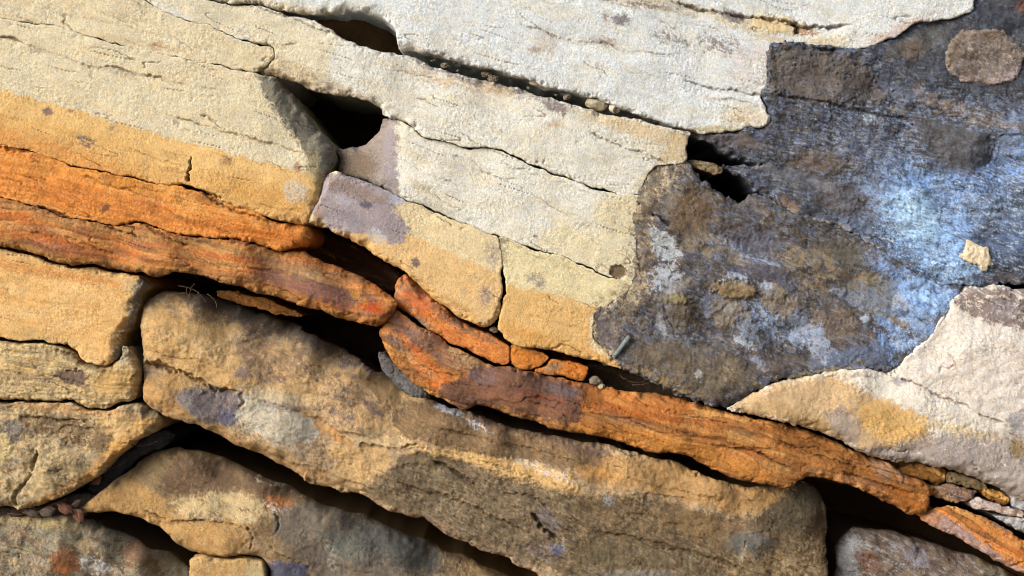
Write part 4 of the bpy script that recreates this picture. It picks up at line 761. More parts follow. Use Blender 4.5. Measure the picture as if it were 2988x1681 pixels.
rock('sandstone_layer', 'long tilted bed of orange, purple brown and amber layers running down to the right', 'rock',
 [(947,835),(962,808),(990,778),(1010,792),(1040,814),(1077,830),(1122,863),(1200,904),(1237,920),(1285,926),(1340,938),(1400,952),(1475,967),(1560,985),(1640,992),(1700,1004),(1760,1016),(1820,1034),(1900,1054),(2000,1074),(2080,1100),(2140,1127),(2200,1153),(2260,1170),(2290,1200),(2350,1225),(2375,1240),(2356,1258),(2345,1290),(2330,1305),(2290,1298),(2240,1270),(2190,1245),(2130,1222),(2080,1212),(2050,1208),(2015,1222),(1985,1232),(1940,1228),(1850,1205),(1790,1185),(1740,1155),(1710,1148),(1650,1142),(1600,1130),(1530,1105),(1440,1092),(1400,1085),(1330,1062),(1270,1042),(1240,1034),(1200,1026),(1160,1030),(1120,1010),(1100,1003),(1060,983),(1030,960),(1000,930),(975,895),(958,870)],
 72, (170,116,66), 'iron', ang=17, gap=1.2, r=22, rad=[(960,840,22),(1000,900,20),(1050,810,10),(1200,900,6),(1350,950,30),(1500,980,40),(1700,1000,26),(1900,1055,10),(2100,1105,30),(2300,1190,20),(1150,1020,16),(1300,1045,30),(1500,1095,24),(1700,1145,20),(1950,1225,24),(2150,1225,30),(2335,1290,24)], ratio=.8, strata=2.2, hair=.45, group=G, seed=370, rough=1.3, rcv=.8, layers=.85, body='orange_bed',
 ctrl=[(960,840,-20),(1010,800,-50),(1120,865,-56),(1240,922,-54),(1380,950,-50),(1520,985,-50),(1650,1000,-50),(1800,1034,-46),(1000,890,-8),(1060,950,-4),(1120,1000,0),(1050,880,-20),(1150,930,-24),(1260,960,-6),(1300,1020,4),(1420,1040,4),(1500,1070,0),(1700,1110,0),(1900,1190,0),(1650,1050,-14),(1800,1090,-14),(1950,1140,-14),(1900,1060,-20),(2000,1085,-50),(2100,1115,-70),(2200,1160,-60),(2100,1180,-20),(2280,1230,-24),(2200,1230,-10),(1760,1020,-44),(1300,940,-4)],
 streak=[((150,90,48),160,18,.65),((206,142,76),120,12,.55),((146,104,68),180,16,.45)],
 patches=[P([(975,790),(1040,815),(1130,870),(1200,910),(1190,930),(1130,930),(1080,900),(1020,860),(980,820)],(142,112,100),14,14,22,.75,mot=(30,10,-.25,.3)), P([(1000,830),(1060,880),(1130,950),(1140,990),(1090,980),(1030,900)],(212,120,62),12,12,20,.7), P(E(990,850,40,12,40),(200,140,92),9,9,16,.5), P(E(1000,868,34,9,40),(116,108,108),7,9,14,.75), P(E(1058,922,60,10,38),(196,148,100),8,9,14,.6), P(E(1035,850,40,9,38),(120,100,96),7,9,14,.5), P([(1120,870),(1200,905),(1240,925),(1190,925),(1130,895)],(186,156,110),8,8,14,.6),
  P([(1170,950),(1190,925),(1260,922),(1340,940),(1440,968),(1480,975),(1465,1030),(1450,1066),(1380,1060),(1300,1040),(1240,1020),(1160,1028),(1100,990),(1110,970)],(112,82,70),7,12,20,.92,1.5,mot=(50,14,-.75,.3),part='purple_brown_crust',label='purple brown crust'), P(E(1210,945,40,24,10),(120,104,108),10,12,18,.6,mot=(14,9,-.1,.25)), P(E(1420,985,50,12,14),(104,100,108),8,9,14,.6), P(E(1300,1010,130,14,14),(128,86,56),10,10,18,.5), P([(1200,1015),(1330,1045),(1450,1080),(1440,1092),(1300,1055)],(140,110,72),9,9,16,.6), P(E(1360,1000,60,6,16),(150,76,48),6,8,14,.5),
  P([(1470,970),(1600,990),(1750,1020),(1700,1060),(1500,1040),(1462,1030)],(190,118,60),12,12,24,.6), P(E(1650,1050,160,10,10),(160,84,34),9,9,18,.5), P([(1450,1066),(1600,1080),(1800,1130),(1900,1170),(1960,1215),(1800,1180),(1650,1135),(1460,1090)],(186,128,62),12,12,22,.6), P([(1960,1080),(2150,1140),(2330,1210),(2350,1260),(2200,1230),(2050,1160)],(132,86,44),18,14,26,.7), P(E(1880,1090,30,9,16),(128,108,76),7,8,14,.6), P(E(1985,1185,26,14,20),(134,106,70),8,9,14,.5), P(E(2050,1190,12,10),(100,86,66),5,6,10,.6), P([(2180,1155),(2280,1175),(2300,1215),(2240,1220)],(156,130,112),10,12,18,.7,mot=(26,8,-.15,.25)), P(E(2170,1215,70,12,12),(140,100,76),9,9,16,.5), P(E(2290,1260,60,24,30),(166,100,40),12,10,20,.6)],
 cracks=[K([(1330,1010),(1400,1030),(1450,1066)],1.6,6,3,22,.5,(60,40,30)), K([(1230,1005),(1300,1012),(1360,1000),(1430,1020)],1.6,6,3,22,.4,(70,44,32)), K([(1460,1040),(1560,1050),(1640,1080),(1720,1100)],1.8,7,4,26,.6,(90,48,20)), K([(1790,1125),(1850,1128),(1910,1138),(1960,1168),(2000,1180)],2.4,9,4,26,.6,(64,38,18)), K([(1560,1010),(1700,1040),(1850,1075),(1960,1110)],1.3,5,3,24,.5,(110,60,24)), K([(1960,1110),(2040,1140),(2160,1180),(2300,1225)],2,8,4,26,.5,(50,30,16)), K([(2120,1190),(2200,1215),(2310,1245)],2.2,8,4,26,.6,(50,30,16)), K([(2060,1130),(2180,1175),(2290,1200)],1.6,6,3,26,.5,(60,36,20)), K([(1700,1085),(1800,1110),(1960,1140)],1.3,5,2,22,.4,(90,50,22)), K([(1500,1075),(1600,1095),(1700,1120)],1.3,5,3,22,.4,(110,66,30)), K([(1000,810),(1050,850),(1120,900),(1160,940)],1,4,2,22,.35,(110,74,50)), K([(975,840),(1020,890),(1070,945)],1,4,2,22,.35,(130,84,50))])

# ---- the big lower slab
_r = random.Random(11)
SPOTS = []
for _ in range(46):                     # iron spots strewn along the bedding of the log shaped slab
    _t = _r.random(); _w = _r.gauss(0, 1)
    _x = 600 + 380 * _t; _y = 900 + 150 * _t + 48 * _w
    _s = _r.choice([5, 6, 7, 8, 10, 14])
    SPOTS.append(P(E(_x, _y, _s * _r.uniform(1.1, 2.2), _s * _r.uniform(.6, .9), _r.uniform(5, 35)), _r.choice([(108,96,104), (124,104,98), (112,92,84), (98,90,104)]), 5, 8, 12, _r.uniform(.4, .85), mot=(14, 8, -.25, .3)))
rock('sandstone_slab', 'huge log shaped tan slab with a rounded double nose across the lower middle', 'rock',
 [(333,800),(345,760),(375,738),(430,732),(490,744),(530,758),(570,772),(620,790),(700,818),(800,866),(900,920),(990,968),(1050,998),(1095,1016),(1130,1030),(1180,1040),(1230,1058),(1290,1082),(1400,1100),(1500,1118),(1560,1130),(1640,1150),(1700,1168),(1750,1188),(1800,1208),(1880,1226),(1960,1234),(2010,1226),(2050,1226),(2085,1250),(2100,1290),(2100,1350),(2095,1420),(2105,1620),(1480,1620),(1400,1490),(1350,1452),(1300,1426),(1250,1402),(1180,1375),(1130,1358),(1100,1335),(1060,1312),(1000,1298),(950,1280),(905,1255),(860,1244),(790,1230),(720,1190),(640,1150),(560,1112),(500,1080),(455,1065),(410,1055),(375,1040),(350,1010),(345,960),(340,930),(345,880),(335,845)],
 62, (176,154,122), ang=22, gap=1.2, r=50, rad=[(335,800,44),(345,960,40),(400,740,46),(520,755,50),(700,790,60),(850,850,60),(1000,930,60),(1100,1010,50),(1250,1055,26),(1500,1112,16),(1800,1190,16),(2000,1228,16),(2100,1300,18),(2100,1420,18),(450,1060,46),(650,1150,46),(850,1240,30),(1050,1310,18),(1250,1400,18)], ratio=.95, strata=.9, hair=.2, group=G, seed=390, rough=1.9, rcv=.25, light=.16, weather=.30, body='tan_face',
 ctrl=[(380,735,-50),(440,728,-90),(540,757,-170),(620,785,-220),(700,812,-230),(850,885,-240),(990,960,-190),(1090,1005,-70),(1300,1078,-60),(1220,1050,-50),(1500,1115,-34),(1640,1150,-32),(1750,1185,-34),(1880,1225,-34),(1990,1230,-70),(2080,1255,-130),(2096,1320,-100),(2030,1240,-80),(2104,1400,-50),(2040,1330,-20),(1990,1270,-16),(345,905,-44),(400,924,-34),(450,940,-26),(500,962,-16),(545,985,-8),(400,862,8),(410,1000,10),(480,1016,8),(480,895,8),(480,800,-14),(600,850,-24),(700,880,-36),(760,930,-14),(850,950,-36),(960,1000,-24),(400,850,2),(430,990,4),(600,950,2),(700,1060,6),(900,1080,4),(850,980,0),(1100,1080,6),(1250,1120,8),(1080,1130,-2),(1150,1160,-14),(1300,1230,-10),(1400,1300,-12),(1000,1200,0),(1440,1200,2),(1600,1200,4),(1800,1250,4),(1900,1350,-2),(1600,1380,-4),(2050,1300,0),(1200,1300,-4)],
 mott=[((150,122,88),60,24,.05,.2,.6),((214,180,128),34,14,.2,.2,.55),((134,108,82),24,10,.3,.18,.5),((158,150,136),30,12,.35,.16,.5)], streak=[((206,168,108),150,30,.5)],
 patches=[P([(340,790),(420,760),(520,780),(580,820),(560,860),(600,900),(640,960),(560,985),(430,930),(345,900)],(200,162,104),16,14,26,.75), P([(440,728),(520,740),(580,756),(700,780),(900,868),(1060,970),(1000,975),(900,930),(800,890),(700,850),(600,830),(540,800),(470,770)],(116,106,98),14,18,26,.9,mot=(50,16,-.7,.3)),
  P([(590,880),(700,870),(850,930),(1000,960),(1080,1010),(1000,1020),(990,1060),(1100,1120),(1000,1120),(900,1100),(760,1040),(640,980)],(200,164,112),18,16,26,.65,mot=(60,20,-.4,.35)), P(E(470,790,90,20,18),(128,112,98),9,12,18,.6,mot=(26,10,.0,.2)), P(E(700,905,110,22,24),(122,104,92),9,14,20,.65,mot=(30,10,-.05,.2)), P(E(900,1000,90,20,26),(128,108,96),9,14,20,.6,mot=(30,10,-.05,.2)), P(E(520,880,80,26,20),(214,184,136),9,14,20,.6,mot=(24,10,-.05,.2)), P(E(800,1150,110,18,26),(150,130,106),9,12,18,.6,mot=(30,9,-.05,.2)), P(E(680,1105,90,12,24),(206,196,176),7,10,16,.6,mot=(24,8,-.05,.2)), *SPOTS, P(E(660,900,100,40,22),(146,118,88),20,16,24,.6,mot=(30,14,-.1,.3)), P(E(610,940,20,16,20),(110,100,106),6,9,12,.75), P(E(840,1035,60,40,36),(112,102,108),10,12,16,.7,mot=(12,8,.1,.15)),
  P([(420,985),(500,975),(600,985),(605,1020),(590,1070),(520,1065),(450,1030)],(108,102,108),7,10,16,.9,-.5,mot=(16,10,-.5,.3),part='purple_stain',label='purple grey stain'), P(E(570,1050,26,24),(112,112,136),9,10,14,.6), P(E(460,1010,26,30,20),(146,140,134),10,10,14,.6,mot=(9,6,0,.2)), P([(345,960),(420,940),(470,960),(440,1000),(480,1050),(420,1050),(350,1010)],(178,136,78),12,12,20,.7),
  P([(600,990),(700,1010),(790,1060),(800,1100),(740,1120),(640,1090),(590,1060)],(192,186,168),10,14,20,.85,mot=(40,20,-.5,.3)), P(E(765,1100,34,22,20),(150,146,142),10,12,14,.7,mot=(10,7,-.1,.2)), P(E(720,1025,50,10,8),(120,106,106),7,10,14,.7), P(E(700,1000,70,14,12),(206,192,160),9,10,16,.6),
  P([(740,1030),(860,1080),(900,1120),(880,1130),(800,1085)],(206,146,72),9,10,16,.7,mot=(26,9,-.1,.25)), P([(500,1070),(640,1120),(800,1190),(880,1230),(760,1200),(600,1130)],(172,132,80),14,12,20,.6), P([(820,1120),(980,1120),(980,1200),(930,1230),(840,1200)],(200,164,110),14,14,22,.7), P([(860,1080),(1000,1100),(1050,1118),(960,1130),(870,1110)],(214,190,146),9,10,16,.7,mot=(40,8,-.2,.3)), P(E(920,1090,50,9,6),(130,114,100),7,9,14,.6,mot=(20,7,-.1,.25)),
  P([(985,1040),(1030,1012),(1090,1020),(1200,1050),(1340,1090),(1480,1130),(1540,1165),(1530,1190),(1440,1180),(1320,1160),(1180,1140),(1080,1115),(1010,1100),(985,1070)],(124,100,72),7,12,20,.92,1.5,mot=(30,14,-.8,.3),part='brown_crust',label='brown weathered crust'), P([(985,1040),(1090,1015),(1340,1090),(1540,1165),(1440,1180),(1180,1140),(1000,1100)],(164,136,100),12,14,26,.6,mot=(16,8,.18,.14)), P([(1170,1040),(1300,1075),(1500,1125),(1560,1155),(1500,1150),(1350,1105),(1200,1070)],(120,98,88),9,9,16,.7), P(E(1530,1175,30,30),(120,88,66),12,12,18,.5),
  P([(1030,1135),(1100,1125),(1200,1145),(1320,1165),(1440,1195),(1460,1235),(1380,1225),(1280,1200),(1180,1165),(1090,1150)],(216,178,116),7,12,18,.9,2,mot=(30,10,-.5,.3),part='golden_ridge',label='golden crumbly ridge'), P(E(1390,1195,60,8,18),(226,216,210),5,9,12,.85,.5,mot=(12,6,-.05,.15)), P(E(1330,1165,40,5,10),(216,208,190),4,8,12,.7,mot=(10,5,0,.15)),
  P([(985,1170),(1040,1135),(1150,1160),(1240,1195),(1360,1230),(1450,1245),(1460,1300),(1445,1400),(1420,1440),(1300,1420),(1180,1370),(1090,1330),(960,1265),(900,1235),(940,1210)],(112,98,78),10,14,24,.88,-1,mot=(40,18,-.8,.35),part='brown_hollow',label='dark brown lower hollow'), P([(1090,1165),(1150,1175),(1200,1210),(1180,1230),(1120,1200)],(92,74,56),8,10,16,.6), P(E(1080,1190,60,40,20),(134,120,92),16,14,24,.6), P([(900,1250),(1060,1305),(1130,1345),(1250,1390),(1350,1440),(1420,1450),(1300,1400),(1150,1325),(1000,1280)],(160,136,112),8,12,16,.65,mot=(26,9,-.15,.25)), P([(1345,1285),(1380,1280),(1410,1330),(1395,1345),(1360,1315)],(106,104,114),6,9,14,.7), P(E(1410,1390,30,16,20),(116,124,156),6,10,12,.9,mot=(16,10,-.25,.2)), P(E(1425,1365,20,16),(206,198,196),6,9,12,.7,mot=(9,7,-.05,.2)), P([(1310,1370),(1380,1360),(1390,1420),(1340,1400)],(120,106,110),9,10,16,.6),
  P([(1540,1150),(1700,1165),(1850,1210),(1960,1240),(2040,1240),(2000,1270),(1940,1280),(1900,1300),(1840,1295),(1760,1270),(1640,1240),(1480,1215),(1450,1200)],(180,142,90),9,14,24,.9,part='golden_face',label='golden upper right face'), P(E(1500,1190,50,12,10),(206,150,76),10,10,18,.6), P(E(1620,1245,60,7,8),(112,96,72),7,10,14,.5,mot=(9,6,0,.2)),
  P([(1430,1250),(1560,1250),(1700,1270),(1840,1305),(1905,1305),(1950,1268),(2030,1222),(2120,1230),(2115,1640),(1400,1640),(1400,1460),(1420,1380)],(106,90,70),10,14,26,.9,-1,mot=(50,24,-.9,.4),part='brown_face',label='dark brown lower right face'), P([(1420,1250),(1560,1250),(1840,1310),(2050,1250),(2110,1640),(1400,1640)],(158,138,104),16,14,26,.7,mot=(20,9,.2,.14)), P([(1420,1250),(1560,1250),(1840,1310),(2050,1250),(2110,1640),(1400,1640)],(66,58,48),16,14,26,.6,mot=(34,12,.24,.14)), P([(985,1170),(1150,1160),(1360,1230),(1450,1245),(1440,1420),(1300,1420),(1090,1330),(940,1210)],(156,138,108),14,14,26,.7,mot=(18,8,.16,.14)), P([(985,1170),(1150,1160),(1360,1230),(1450,1245),(1440,1420),(1300,1420),(1090,1330),(940,1210)],(64,56,48),14,14,26,.6,mot=(30,11,.24,.14)), P(E(1890,1375,60,36,14),(104,106,104),9,12,18,.8,mot=(40,20,-.5,.3)), P(E(1750,1320,90,30,16),(136,110,74),20,18,26,.6), P(E(2030,1290,90,60),(74,68,54),22,16,26,.8), P([(1840,1400),(1960,1380),(2060,1400),(2080,1470),(1840,1460)],(172,148,108),18,18,24,.7,mot=(22,12,.0,.25)), P(E(1640,1420,160,40,6),(124,112,88),24,20,30,.6,mot=(30,14,0,.25)), P(E(1560,1300,90,30,10),(130,106,72),20,18,26,.5,mot=(24,10,.05,.25)), P([(1088,1028),(1108,1006),(1122,1026),(1165,1046),(1150,1052),(1105,1036)],(192,202,224),4,6,10,.9,.8,mot=(10,7,-.3,.2)), P([(1150,1045),(1215,1072),(1240,1092),(1190,1080)],(196,200,212),4,7,10,.8,.5,mot=(9,6,.0,.15)), P(E(1534,1262,14,10),(156,170,184),5,8,12,.7,mot=(9,6,-.1,.2)), P(E(1520,1390,60,40),(96,88,68),20,16,26,.5), P(E(1940,1270,30,8,-20),(180,140,80),6,8,12,.5), P(E(1600,1445,90,10),(160,160,150),10,12,16,.5), P(E(1870,1395,8,26,10),(178,166,136),4,8,10,.7), P(E(2080,1350,26,80),(100,78,52),12,12,20,.6), P(E(1990,1420,24,14),(196,176,140),6,9,12,.6), P(E(1850,1330,30,10,10),(150,120,90),7,9,12,.5)],  # dark olive right corner also paints its fade into the overhang's shadow
 cracks=[K([(335,905),(370,915),(425,930),(470,945),(510,965),(540,984),(575,982),(600,985)],6,22,26,70,.35,(84,64,44)), K([(560,850),(680,880),(800,930),(900,985)],1.3,5,5,40,.3,(110,84,56)), K([(640,1000),(760,1040),(860,1085),(960,1110)],1.5,5,6,40,.35,(110,84,56)), K([(620,1120),(740,1165),(860,1205),(960,1240)],1.2,4,6,40,.3,(110,84,56)), K([(1040,1060),(1180,1095),(1330,1130),(1470,1170)],1.5,6,6,36,.4,(80,62,44)), K([(1000,1215),(1120,1250),(1240,1300),(1340,1350)],1.8,7,8,40,.45,(64,52,42)), K([(1480,1330),(1620,1360),(1780,1400),(1900,1440)],1.6,6,8,44,.4,(64,54,42)), K([(1560,1200),(1700,1235),(1840,1262)],1.2,5,4,30,.35,(110,80,44)), K([(980,1180),(1050,1165),(1100,1185)],1.6,6,5,30,.4,(70,56,44)), K([(600,985),(606,1010),(600,1030)],3,10,0,30,.3,(90,80,72)), K([(345,880),(420,900),(500,905)],1.5,5,2,24,.25,(130,96,50)), K([(900,1120),(960,1130),(1010,1128),(1060,1118)],2.4,9,4,24,.5,(90,66,40)), K([(1090,1165),(1130,1180),(1180,1210),(1220,1235)],4,14,6,30,.4,(70,54,40)), K([(1270,1240),(1330,1250),(1360,1260),(1380,1290)],2.2,8,4,24,.4,(66,52,40)), K([(1340,1290),(1365,1330),(1405,1358)],4,16,0,24,.6,(44,36,30)), K([(1620,1245),(1680,1250),(1760,1262)],1.5,5,2,20,.4,(96,76,46)), K([(970,1140),(1080,1130),(1180,1155),(1300,1190),(1440,1230)],1.5,5,-3,24,.25,(110,84,54)), K([(1880,1360),(1872,1390),(1876,1410)],1.6,5,0,16,.4,(70,62,50)), K([(1800,1330),(1860,1345),(1950,1340)],1.4,5,2,20,.35,(76,62,44)), K([(700,1180),(760,1200),(800,1225)],1.4,5,0,16,.3,(110,80,46)), K([(1560,1290),(1640,1300),(1720,1330)],1.4,5,2,20,.3,(76,62,44))])
rock('sandstone_slab', 'low brown slab with white flecks, in the shade under the big log shaped slab', 'rock',
 [(192,1278),(214,1262),(250,1236),(300,1200),(328,1168),(362,1146),(420,1134),(490,1144),(560,1168),(640,1202),(720,1240),(800,1276),(900,1312),(1000,1352),(1100,1396),(1180,1430),(1260,1466),(1330,1506),(1400,1520),(1450,1620),(680,1620),(676,1449),(662,1412),(620,1397),(560,1400),(500,1394),(470,1385),(440,1365),(410,1335),(370,1318),(320,1300),(250,1292),(205,1293)],
 8, (158,134,98), ang=24, gap=1.2, r=40, rad=[(200,1280,14),(300,1200,30),(350,1145,40),(450,1130,50),(600,1180,50),(800,1270,50),(1000,1350,50),(1250,1460,50),(300,1295,18),(420,1340,24),(560,1400,24),(670,1430,20)], ratio=1.0, strata=1.0, hair=.25, group=G, seed=430, edge_jit=.15, rough=1.3, rcv=.9, light=.16, weather=.30, body='brown_slab',
 ctrl=[(350,1140,-60),(430,1134,-50),(560,1165,-70),(720,1236,-80),(900,1310,-80),(1100,1394,-80),(1300,1480,-80),(480,1200,-14),(620,1225,-20),(760,1270,-24),(860,1310,-30),(960,1350,-50),(1100,1420,-70),(250,1260,8),(400,1230,6),(500,1300,24),(560,1370,34),(650,1260,8),(720,1290,8),(640,1330,26),(700,1400,20),(800,1340,-4),(900,1400,-8),(450,1180,-6),(1000,1400,-20)],
 mott=[((112,92,70),50,22,.05,.2,.65),((190,158,108),26,12,.22,.18,.55)], streak=[((140,112,78),120,20,.5)],
 patches=[P([(200,1275),(260,1240),(330,1200),(380,1230),(430,1280),(480,1310),(600,1300),(640,1340),(610,1400),(500,1395),(420,1340),(300,1300)],(192,152,94),14,14,24,.8,part='tan_belly',label='tan lower belly'), P([(430,1265),(520,1240),(600,1235),(660,1260),(690,1300),(620,1310),(520,1300),(450,1290)],(206,184,138),12,12,20,.85,mot=(50,12,-.35,.3)), P([(360,1150),(420,1140),(440,1180),(420,1240),(360,1230),(320,1200)],(136,118,88),12,12,20,.7), P([(400,1225),(430,1150),(560,1160),(700,1210),(900,1280),(860,1310),(700,1260),(600,1235),(480,1240),(420,1250)],(116,94,74),12,14,22,.85,mot=(40,10,-.6,.3),part='flat_top',label='dark brown flat top'),
  P([(660,1250),(690,1250),(740,1270),(720,1290),(680,1290)],(200,130,76),8,10,14,.8,mot=(18,9,-.3,.3)), P([(664,1268),(690,1270),(700,1285),(730,1280),(708,1296),(685,1290)],(226,222,220),4,9,10,.9,.5,mot=(8,6,-.1,.2),part='lichen_patch',label='white lichen patch'), P([(690,1290),(760,1265),(900,1300),(1100,1380),(1100,1460),(780,1460),(720,1400),(690,1340)],(118,112,104),16,14,24,.8,mot=(30,16,-.6,.3)), P([(600,1310),(680,1330),(760,1400),(800,1460),(700,1460),(650,1400),(600,1380)],(160,134,100),16,16,22,.7,mot=(22,12,-.15,.3)), P([(662,1412),(720,1410),(770,1420),(780,1470),(668,1470)],(92,96,120),7,9,14,.9,mot=(26,12,-.6,.3)), P(E(870,1380,60,30,24),(104,112,106),16,14,22,.6), P(E(1000,1390,140,40,24),(70,78,80),24,18,30,.7),
  P([(630,1200),(720,1230),(800,1260),(860,1290),(840,1285),(740,1250),(640,1215)],(196,190,170),4,10,14,.75,.4,mot=(26,6,.08,.1)), P(E(960,1330,80,6,18),(150,150,140),5,8,12,.6,mot=(22,6,0,.15)), P(E(830,1400,14,40,-10),(190,186,170),4,8,12,.5,mot=(12,8,0,.15))],
 cracks=[K([(360,1285),(420,1308),(480,1312),(530,1305),(590,1316),(640,1330)],2.2,9,5,30,.5,(80,60,40)), K([(690,1290),(700,1320),(690,1345)],2,7,0,20,.4,(80,70,60)), K([(640,1330),(680,1370),(740,1410),(800,1450)],1.8,6,4,24,.4,(90,76,60)), K([(620,1320),(640,1350),(632,1390)],1.8,6,0,20,.3,(110,84,50)), K([(780,1420),(860,1430),(940,1450)],1.2,4,3,20,.4,(130,124,108))])
rock('sandstone_block', 'small ochre block at the bottom edge, under the tan belly of the low slab', 'rock',
 [(474,1406),(500,1400),(560,1407),(620,1404),(655,1414),(666,1440),(672,1620),(490,1620),(470,1440)], 34, (192,158,106), ang=8, weather=.25, r=12, rad=[(480,1430,16),(560,1407,8),(660,1440,12)], strata=.6, hair=.1, group=G, seed=450, mott=[((190,148,86),22,12,.2,.2,.4)],
 patches=[P(E(640,1440,24,24),(190,176,136),9,9,14,.7)])

# ---- right hand fragments
rock('rock_fragment', 'dark amber chunk wedged under the pale right block, left of the other fragments', 'rock fragment',
 [(2262,1176),(2300,1166),(2340,1172),(2382,1184),(2378,1208),(2362,1222),(2330,1212),(2288,1200)], 16, (150,104,52), 'iron', ang=22, gap=.2, jag=4, r=14, strata=1.4, hair=.3, group='broken fragments under the right block', seed=460, mott=[((110,84,56),22,8,.1,.2,.6)])
rock('rock_fragment', 'grey tan fragment directly below the rim of the pale right block', 'rock fragment',
 [(2386,1188),(2430,1196),(2476,1216),(2490,1236),(2460,1234),(2420,1222),(2384,1212)], 18, (146,124,84), 'crust', ang=24, gap=.2, jag=4, r=10, strata=1.2, group='broken fragments under the right block', seed=470, mott=[((104,104,92),18,8,.1,.2,.7)])
rock('rock_fragment', 'flat brown and lilac fragment in the middle of the broken pile', 'rock fragment',
 [(2318,1224),(2360,1224),(2384,1217),(2420,1226),(2462,1240),(2452,1258),(2400,1262),(2360,1250)], 14, (140,106,84), 'iron', ang=16, gap=.2, jag=4, r=10, strata=1.6, hair=.3, group='broken fragments under the right block', seed=480, mott=[((158,150,150),24,7,.1,.2,.7)])
rock('rock_fragment', 'small rounded amber fragment near the right edge', 'rock fragment',
 [(2478,1234),(2500,1234),(2536,1250),(2542,1262),(2528,1270),(2500,1260),(2482,1250)], 20, (176,126,64), 'iron', ang=22, gap=.2, jag=4, r=14, strata=1.2, group='broken fragments under the right block', seed=490)
rock('rock_fragment', 'pinkish white pointed sliver above the orange strip', 'rock fragment',
 [(2436,1266),(2462,1256),(2500,1264),(2545,1276),(2584,1294),(2560,1300),(2500,1288),(2450,1278)], 22, (186,160,148), 'crust', ang=18, gap=.2, jag=4, r=8, strata=1.4, group='broken fragments under the right block', seed=500, mott=[((210,204,206),20,7,.1,.2,.7)])
rock('rock_fragment', 'blue white lump at the right edge beside the sliver', 'rock fragment',
 [(2545,1240),(2600,1262),(2720,1320),(2760,1400),(2640,1370),(2580,1345),(2540,1318),(2505,1300),(2560,1303),(2590,1296),(2550,1272)], 20, (186,188,194), 'crust', ang=24, gap=.2, jag=4, r=14, strata=1.0, group='broken fragments under the right block', seed=510, mott=[((140,140,146),18,9,.0,.2,.6),((196,170,110),20,10,.3,.2,.6)])
rock('sandstone_layer', 'orange bed with a lilac lower edge leaving the picture at the bottom right corner', 'rock',
 [(2316,1310),(2338,1290),(2364,1274),(2392,1268),(2436,1284),(2494,1308),(2540,1332),(2580,1364),(2720,1450),(2760,1560),(2640,1490),(2576,1446),(2530,1424),(2494,1404),(2435,1369),(2363,1330)], 26, (210,140,78), 'iron', ang=30, gap=1.0, r=16, rad=[(2400,1275,8),(2500,1320,10),(2360,1325,20),(2480,1395,22)], strata=1.5, hair=.3, group=G, seed=520, rcv=.3, body='orange_bed',
 streak=[((196,104,48),80,14,.6),((214,150,84),80,12,.5)],
 patches=[P([(2310,1310),(2345,1285),(2380,1300),(2440,1340),(2500,1385),(2600,1450),(2560,1450),(2435,1375),(2360,1335)],(168,152,152),9,12,18,.8,mot=(30,10,-.4,.3),part='lilac_edge',label='lilac grey lower edge'), P(E(2345,1300,22,16),(196,140,92),9,9,14,.6), P([(2440,1284),(2520,1310),(2560,1345),(2530,1345),(2480,1315)],(110,106,98),8,10,14,.7,mot=(20,8,-.1,.25))],
 cracks=[K([(2540,1430),(2560,1415),(2580,1404)],2.5,9,0,16,.5,(70,40,24)), K([(2400,1310),(2470,1350),(2560,1400)],1.2,4,2,16,.35,(120,66,34))])
rock('sandstone_block', 'grey white and rust streaked block in the dark at the bottom right', 'rock',
 [(2106,1400),(2122,1360),(2160,1338),(2220,1340),(2290,1352),(2360,1374),(2440,1398),(2500,1420),(2560,1450),(2700,1540),(2740,1620),(2110,1620)], -60, (128,112,98), 'crust', ang=24, gap=1.0, r=24, rad=[(2110,1400,34),(2200,1340,60),(2400,1390,60),(2560,1450,40)], ratio=1.0, strata=1.0, hair=.3, rcv=.9, edge_jit=.3, group=G, seed=540, rough=1.8,
 mott=[((86,74,64),50,14,.05,.2,.6),((170,172,180),36,10,.2,.16,.6)], body='streaked_face',
 patches=[P([(2108,1390),(2150,1345),(2180,1370),(2150,1400),(2170,1460),(2108,1470)],(176,178,184),12,14,18,.8,mot=(26,12,-.4,.3)), P([(2150,1380),(2190,1390),(2230,1440),(2180,1440)],(136,88,64),9,10,16,.7,mot=(20,7,-.2,.3)), P([(2260,1370),(2330,1390),(2350,1430),(2290,1420)],(150,148,168),9,12,16,.6,mot=(24,10,-.2,.25)), P([(2460,1395),(2510,1420),(2540,1450),(2480,1440)],(150,142,112),10,12,16,.6)])

# ---- stones set back in the gaps
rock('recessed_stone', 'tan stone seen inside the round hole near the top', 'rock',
 [(800,20),(860,30),(940,40),(1012,80),(1014,128),(960,134),(880,112),(820,92)], -70, (112,88,58), ang=15, r=10, strata=.8, hair=.1, seed=560, back=.5, ctrl=[(840,55,66),(890,52,40),(950,70,-40),(990,110,-120),(900,108,-80)], mott=[((120,94,64),30,14,.2,.2,.5)])  # base colour darkened so the hole reads blacker, shade put into the stone
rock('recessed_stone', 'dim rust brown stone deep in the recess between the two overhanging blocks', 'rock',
 [(752,600),(800,578),(860,600),(920,630),(990,672),(1012,700),(1004,735),(960,732),(900,706),(820,668),(760,640)], -220, (84,60,44), 'iron', ang=25, r=14, strata=1.6, hair=.3, seed=570, back=.5, mott=[((84,70,60),26,9,.1,.2,.6)])  # base darkened where light still enters: the recess's near-black shade is painted in
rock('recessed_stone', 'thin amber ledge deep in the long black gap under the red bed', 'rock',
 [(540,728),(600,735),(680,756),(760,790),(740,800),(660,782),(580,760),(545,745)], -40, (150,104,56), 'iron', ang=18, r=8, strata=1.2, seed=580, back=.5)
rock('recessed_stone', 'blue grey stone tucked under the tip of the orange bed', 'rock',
 [(950,880),(985,900),(1020,930),(1060,962),(1085,1000),(1060,1010),(1000,975),(955,930)], -22, (112,112,116), 'crust', ang=40, r=14, strata=1.0, seed=590, back=.5, mott=[((80,76,72),20,9,.1,.2,.6)])
